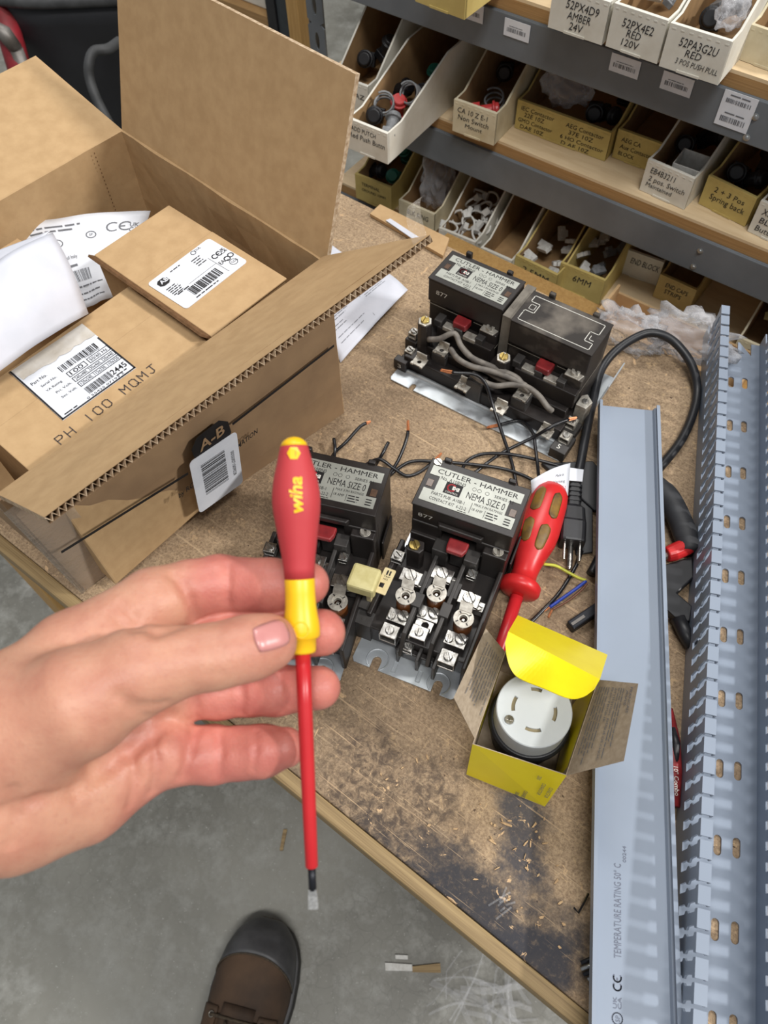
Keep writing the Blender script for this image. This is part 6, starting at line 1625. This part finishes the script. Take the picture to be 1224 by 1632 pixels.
folds = [([(276, 918), (292, 934), (303, 955), (309, 985)], .0022, .0016), ([(362, 900), (365, 930), (362, 962)], .0016, .0008),
 ([(284, 1114), (270, 1142), (244, 1173), (205, 1200), (150, 1228)], .0030, .0022), ([(309, 1112), (312, 1128), (311, 1145)], .0022, .0014), ([(384, 1096), (387, 1115), (384, 1138)], .0018, .0010), ([(446, 1075), (449, 1100), (446, 1130)], .0014, .0007),
 ([(312, 1162), (303, 1195), (291, 1238)], .0026, .0016), ([(348, 1168), (352, 1200), (347, 1236)], .0018, .0009), ([(407, 1166), (409, 1195), (405, 1228)], .0014, .0006),
 ([(243, 1178), (250, 1215), (243, 1262)], .0022, .0014), ([(212, 1208), (216, 1240), (206, 1284)], .0020, .0010), ([(175, 1225), (120, 1262), (60, 1275), (10, 1290)], .0030, .0014),
 ([(225, 1000), (250, 1008), (280, 1000)], .0025, .0012), ([(195, 965), (215, 985), (222, 1004)], .0022, .0010), ([(178, 980), (198, 996), (210, 1006)], .0020, .0008),
 ([(330, 1012), (336, 1040), (332, 1075)], .0014, .0005), ([(345, 1010), (352, 1040), (348, 1078)], .0013, .0005), ([(318, 1015), (322, 1042), (318, 1075)], .0013, .0004),
 ([(190, 1110), (225, 1128), (262, 1122)], .0026, .0009), ([(205, 1128), (235, 1142), (265, 1134)], .0022, .0008), ([(20, 1258), (26, 1300), (18, 1345)], .0024, .0012)]
for pts, r_, dp in folds: crease(pts, r_ * .9, dp * 1.35)
def surface_nets(Fv):
    S = Fv < 0
    n0, n1, n2 = Fv.shape
    c = sum(S[a:n0 - 1 + a, b:n1 - 1 + b, e:n2 - 1 + e].astype(np.uint8) for a in (0, 1) for b in (0, 1) for e in (0, 1))
    act = (c > 0) & (c < 8); idx = np.full(act.shape, -1, np.int64); ii = np.argwhere(act); idx[act] = np.arange(len(ii))
    acc = np.zeros((len(ii), 3)); cnt = np.zeros(len(ii))
    corners = [(a, b, e) for a in (0, 1) for b in (0, 1) for e in (0, 1)]
    for k in range(8):
        for l in range(k + 1, 8):
            A, B_ = np.array(corners[k]), np.array(corners[l])
            if np.abs(A - B_).sum() != 1: continue
            va = Fv[tuple((ii + A).T)]; vb = Fv[tuple((ii + B_).T)]; m_ = (va < 0) != (vb < 0)
            t = va[m_] / (va[m_] - vb[m_]); acc[m_] += A + (B_ - A) * t[:, None]; cnt[m_] += 1
    V = ii + acc / cnt[:, None]
    faces = []
    for ax in range(3):
        o1, o2 = [q for q in range(3) if q != ax]
        sl = [slice(None)] * 3; s2 = [slice(None)] * 3; sl[ax] = slice(0, -1); s2[ax] = slice(1, None)
        cr = S[tuple(sl)] != S[tuple(s2)]
        e = np.argwhere(cr); e = e[(e[:, o1] > 0) & (e[:, o2] > 0) & (e[:, o1] < Fv.shape[o1] - 1) & (e[:, o2] < Fv.shape[o2] - 1)]
        q = []
        for da, db in ((-1, -1), (0, -1), (0, 0), (-1, 0)):
            f = e.copy(); f[:, o1] += da; f[:, o2] += db; q.append(idx[tuple(f.T)])
        faces.append(np.stack(q, 1))
    return V, np.concatenate(faces)
V_, FA = surface_nets(F_)
gi_ = np.clip(np.round(V_).astype(int), 0, [nx - 1, ny - 1, nz - 1])
tn = tone[tuple(gi_.T)]; tt = tipz[tuple(gi_.T)]
W_ = [CAMM @ Vector(lo + v * H_) for v in V_]
g = G(); g.v = W_; g.f = [list(f) for f in FA.tolist() if min(f) >= 0]; g.m = [0] * len(g.f)
n = NT('skin'); n.b.inputs['Roughness'].default_value = .48
at_ = n.new('Attribute'); at_.attribute_name = 'flush'
a = n.noise(60, 4); b = n.noise(420, 3, .6)
pale = n.ramp(a, .35, .68, lin((204, 152, 126)), lin((188, 130, 108)))
red = n.ramp(a, .35, .68, lin((204, 128, 114)), lin((186, 106, 96)))
col = n.mix(at_.outputs['Fac'], pale, red)
col = n.mix(n.math('MULTIPLY', n.ramp(b, .55, .75), .35), col, lin((176, 112, 94))); n.color(col)
n.b.inputs['Subsurface Weight'].default_value = .22; n.b.inputs['Subsurface Radius'].default_value = (.006, .0025, .0015); n.b.inputs['Subsurface Scale'].default_value = .6
v = n.new('TexVoronoi'); v.inputs['Scale'].default_value = 900; n.link(n.co.outputs['Object'], v.inputs['Vector'])
n.bump(n.math('ADD', v.outputs['Distance'], n.math('MULTIPLY', n.noise(260, 4), 1.5)), .16, .0006)
M['skin'] = n.m
hand = g.build('person', 'skin', smooth=True)
tag(hand, 'left hand and wrist of a person reaching in and holding up the red screwdriver', 'person')
cs_ = hand.modifiers.new('soft', 'CORRECTIVE_SMOOTH') if False else hand.modifiers.new('soft', 'SMOOTH')
cs_.factor = .4; cs_.iterations = 2
att = hand.data.attributes.new('flush', 'FLOAT', 'POINT')
xs = np.array([cc_[0] for cc_ in (lo + V_ * H_)]); dz = (lo + V_ * H_)[:, 2]
fl = np.clip(1.0 - tn / .012, 0, 1); pyv = 816 - (lo + V_ * H_)[:, 1] / dz * FPX; pxv = 612 + xs / dz * FPX
fl = np.maximum(fl, np.clip((dz - .312) / .02, 0, 1) * np.clip((pyv - 1120) / 60, 0, 1) * .75)
fl = np.maximum(fl, np.clip(1 - tt / .006, 0, 1) * .35)
att.data.foreach_set('value', fl.astype(np.float32))
# thumb nail and a sliver of the little finger nail
def nail(cx, cy, a, b, ang, name='thumb_nail'):
    P = []
    for i in range(9):
        row = []
        for j in range(13):
            u_, w_ = j / 6 - 1, i / 4 - 1
            k = 1 - .10 * abs(u_ * w_) ** 2; x = a * u_ * k; y = b * w_ * math.sqrt(max(.25, 1 - .55 * max(u_, 0) ** 4 - .25 * max(-u_, 0) ** 2))
            c_, s_ = math.cos(ang), math.sin(ang); s3 = surf_at(cx + x * c_ - y * s_, cy + x * s_ + y * c_)
            if s3 is None: s3 = np.array(cpt3(cx, cy, .300))
            edge = 1 - max(abs(u_), abs(w_)) ** 4
            row.append(CAMM @ Vector(s3 + np.array([0, 0, -.0002 - .00055 * edge])))
        P.append(row)
    g = G(); g.grid(P); g.build(name, M['nail'], hand, smooth=True, solid=.0006)
M['nail'] = mat('finger_nail', (208, 146, 140), .3, c2=(196, 132, 128), scale=60, coat=.2)
nail(433, 1013, 28, 22, math.radians(-18))
del F_, tone, tipz

# ------------------------------------------------------------------ the boot below
ta_ = at(433, 1462, .035); tb_ = at(372, 1690, .035)
bd_ = Vector((tb_.x - ta_.x, tb_.y - ta_.y, 0)).normalized(); bang = math.degrees(math.atan2(-bd_.y, -bd_.x)) - 90
bt = thing('work_boot', 'brown leather work boot with black rubber toe cap standing on the concrete floor', 'boot', Vector((ta_.x, ta_.y, 0)), bang)
# boot axes: y back to front (toe at y=0, heel at -0.31), x right
def hw(s, k=0):
    "half widths left and right of the centre line at distance s behind the toe"
    base_ = [(0, 0), (.004, .018), (.012, .030), (.025, .0415), (.045, .0500), (.070, .0545), (.10, .0560), (.14, .0530), (.18, .0470), (.23, .0420), (.28, .0390), (.305, .028), (.312, 0)]
    for (a, wa), (b, wb) in zip(base_, base_[1:]):
        if a <= s <= b: return wa + (wb - wa) * (s - a) / (b - a)
    return 0
ss = [0, .002, .006, .012, .02, .03, .045, .07, .10, .14, .18, .23, .28, .30, .308, .312]
outl = [(hw(s) + .004 * min(1, s / .01), -s) for s in ss] + [(-hw(s) - .004 * min(1, s / .01), -s) for s in ss[::-1]]
out2 = []
for p in outl:
    if not out2 or (abs(p[0] - out2[-1][0]) + abs(p[1] - out2[-1][1])) > 1e-5: out2.append(p)
g = G(); g.prism(out2, 0, .026); g.build('outsole', 'sole', bt, local=True, bevel=.004, seg=3)
g = G(); g.prism([(x * .985, y * .985 - .002) for x, y in out2], .026, .032); g.build('welt', 'toe_rubber', bt, local=True, bevel=.002)
def top(s):
    base_ = [(0, .034), (.006, .052), (.02, .068), (.045, .082), (.075, .090), (.10, .094), (.13, .102), (.16, .116), (.19, .136), (.23, .165), (.30, .185)]
    for (a, wa), (b, wb) in zip(base_, base_[1:]):
        if a <= s <= b: return wa + (wb - wa) * (s - a) / (b - a)
    return .185
def section(s, off=0.0, n2=24, a0=0, a1=180):
    w_, h_ = hw(max(s, .003)) * .97 + off, top(s) - .030 + off; row = []
    for k in range(n2 + 1):
        t = math.radians(a0 + (a1 - a0) * k / n2); e = .72
        row.append((w_ * math.copysign(abs(math.cos(t)) ** e, math.cos(t)), -s, .030 + h_ * abs(math.sin(t)) ** .85))
    return row
g = G(); g.grid([section(s) for s in (.002, .004, .008, .014, .022, .032, .045, .06, .08, .10, .13, .16, .19, .23, .27, .30)])
g.build('leather_upper', 'leather', bt, local=True, smooth=True, solid=.002)
capend = lambda k: .076 - .020 * math.sin(PI * k / 24) ** 1.2 if False else .050 + .036 * (abs(k / 12 - 1)) ** 1.6
rows = []
for f in (0.02, .05, .1, .17, .25, .35, .47, .6, .75, .9, 1.0):
    row = []
    for k in range(25):
        s = .002 + (capend(k) - .002) * f; row.append(section(s, .0012)[k])
    rows.append(row)
g = G(); g.grid(rows); g.build('toe_cap', 'toe_rubber', bt, local=True, smooth=True, solid=.002)
g = G(); g.tube([section(capend(k) + .001, .002)[k] for k in range(1, 24)], .0012, 6); g.build('cap_seam', 'lace', bt, local=True, smooth=True)
for sc_, f in ((.9, .55), (.9, .75)):
    g = G(); g.tube([section(.002 + (capend(k) - .002) * f, .0015)[k] for k in range(3, 22)], .0008, 6); g.build('cap_ridge', 'toe_rubber', bt, local=True, smooth=True)
# eyestays, tongue, laces
g = G(); g.grid([[(x, -s, top(s) + .0035 - (x / .03) ** 2 * .006) for x in (-.022, -.014, -.005, .005, .014, .022)] for s in (.112, .12, .14, .16, .19, .22)]); g.build('tongue', 'leather', bt, local=True, smooth=True, solid=.002)
for sg in (-1, 1):
    g = G(); rows = []
    for s in (.118, .122, .13, .15, .18, .22):
        r_ = section(s, .0025); rows.append([r_[k] if sg > 0 else r_[24 - k] for k in (4, 5, 6, 7, 8, 9)])
    g.grid(rows); g.build('eyestay', 'leather', bt, local=True, smooth=True, solid=.0022)
    for s in (.128, .148, .170, .195):
        r_ = section(s, .0040)[8 if sg > 0 else 16]; p = Vector(r_)
        g = G(); g.tube([(p.x + .0034 * math.cos(t), p.y + .0034 * math.sin(t), p.z + .0006 - sg * .0010 * math.cos(t)) for t in (2 * PI * k / 12 for k in range(13))], .0010, 6); g.build('eyelet', 'eyelet', bt, local=True, smooth=True)
for s in (.128, .148, .170, .195):
    a, b = Vector(section(s, .0050)[8]), Vector(section(s, .0050)[16]); mid_ = (a + b) / 2; mid_.z += .009
    g = G(); g.tube(smooth_path([a, a.lerp(mid_, .6) + ZZ * .004, mid_, b.lerp(mid_, .6) + ZZ * .004, b], 5), .0022, 8); g.build('lace', 'lace', bt, local=True, smooth=True)
for s in (.132, .154):
    for sg in (-1, 1):
        g = G(); g.tube(smooth_path([(sg * .010, -s, top(s) + .012), (sg * .006, -s - .012, top(s + .01) + .014), (sg * .010, -s - .024, top(s + .02) + .013)], 5), .0024, 8); g.build('lace', 'lace', bt, local=True, smooth=True)
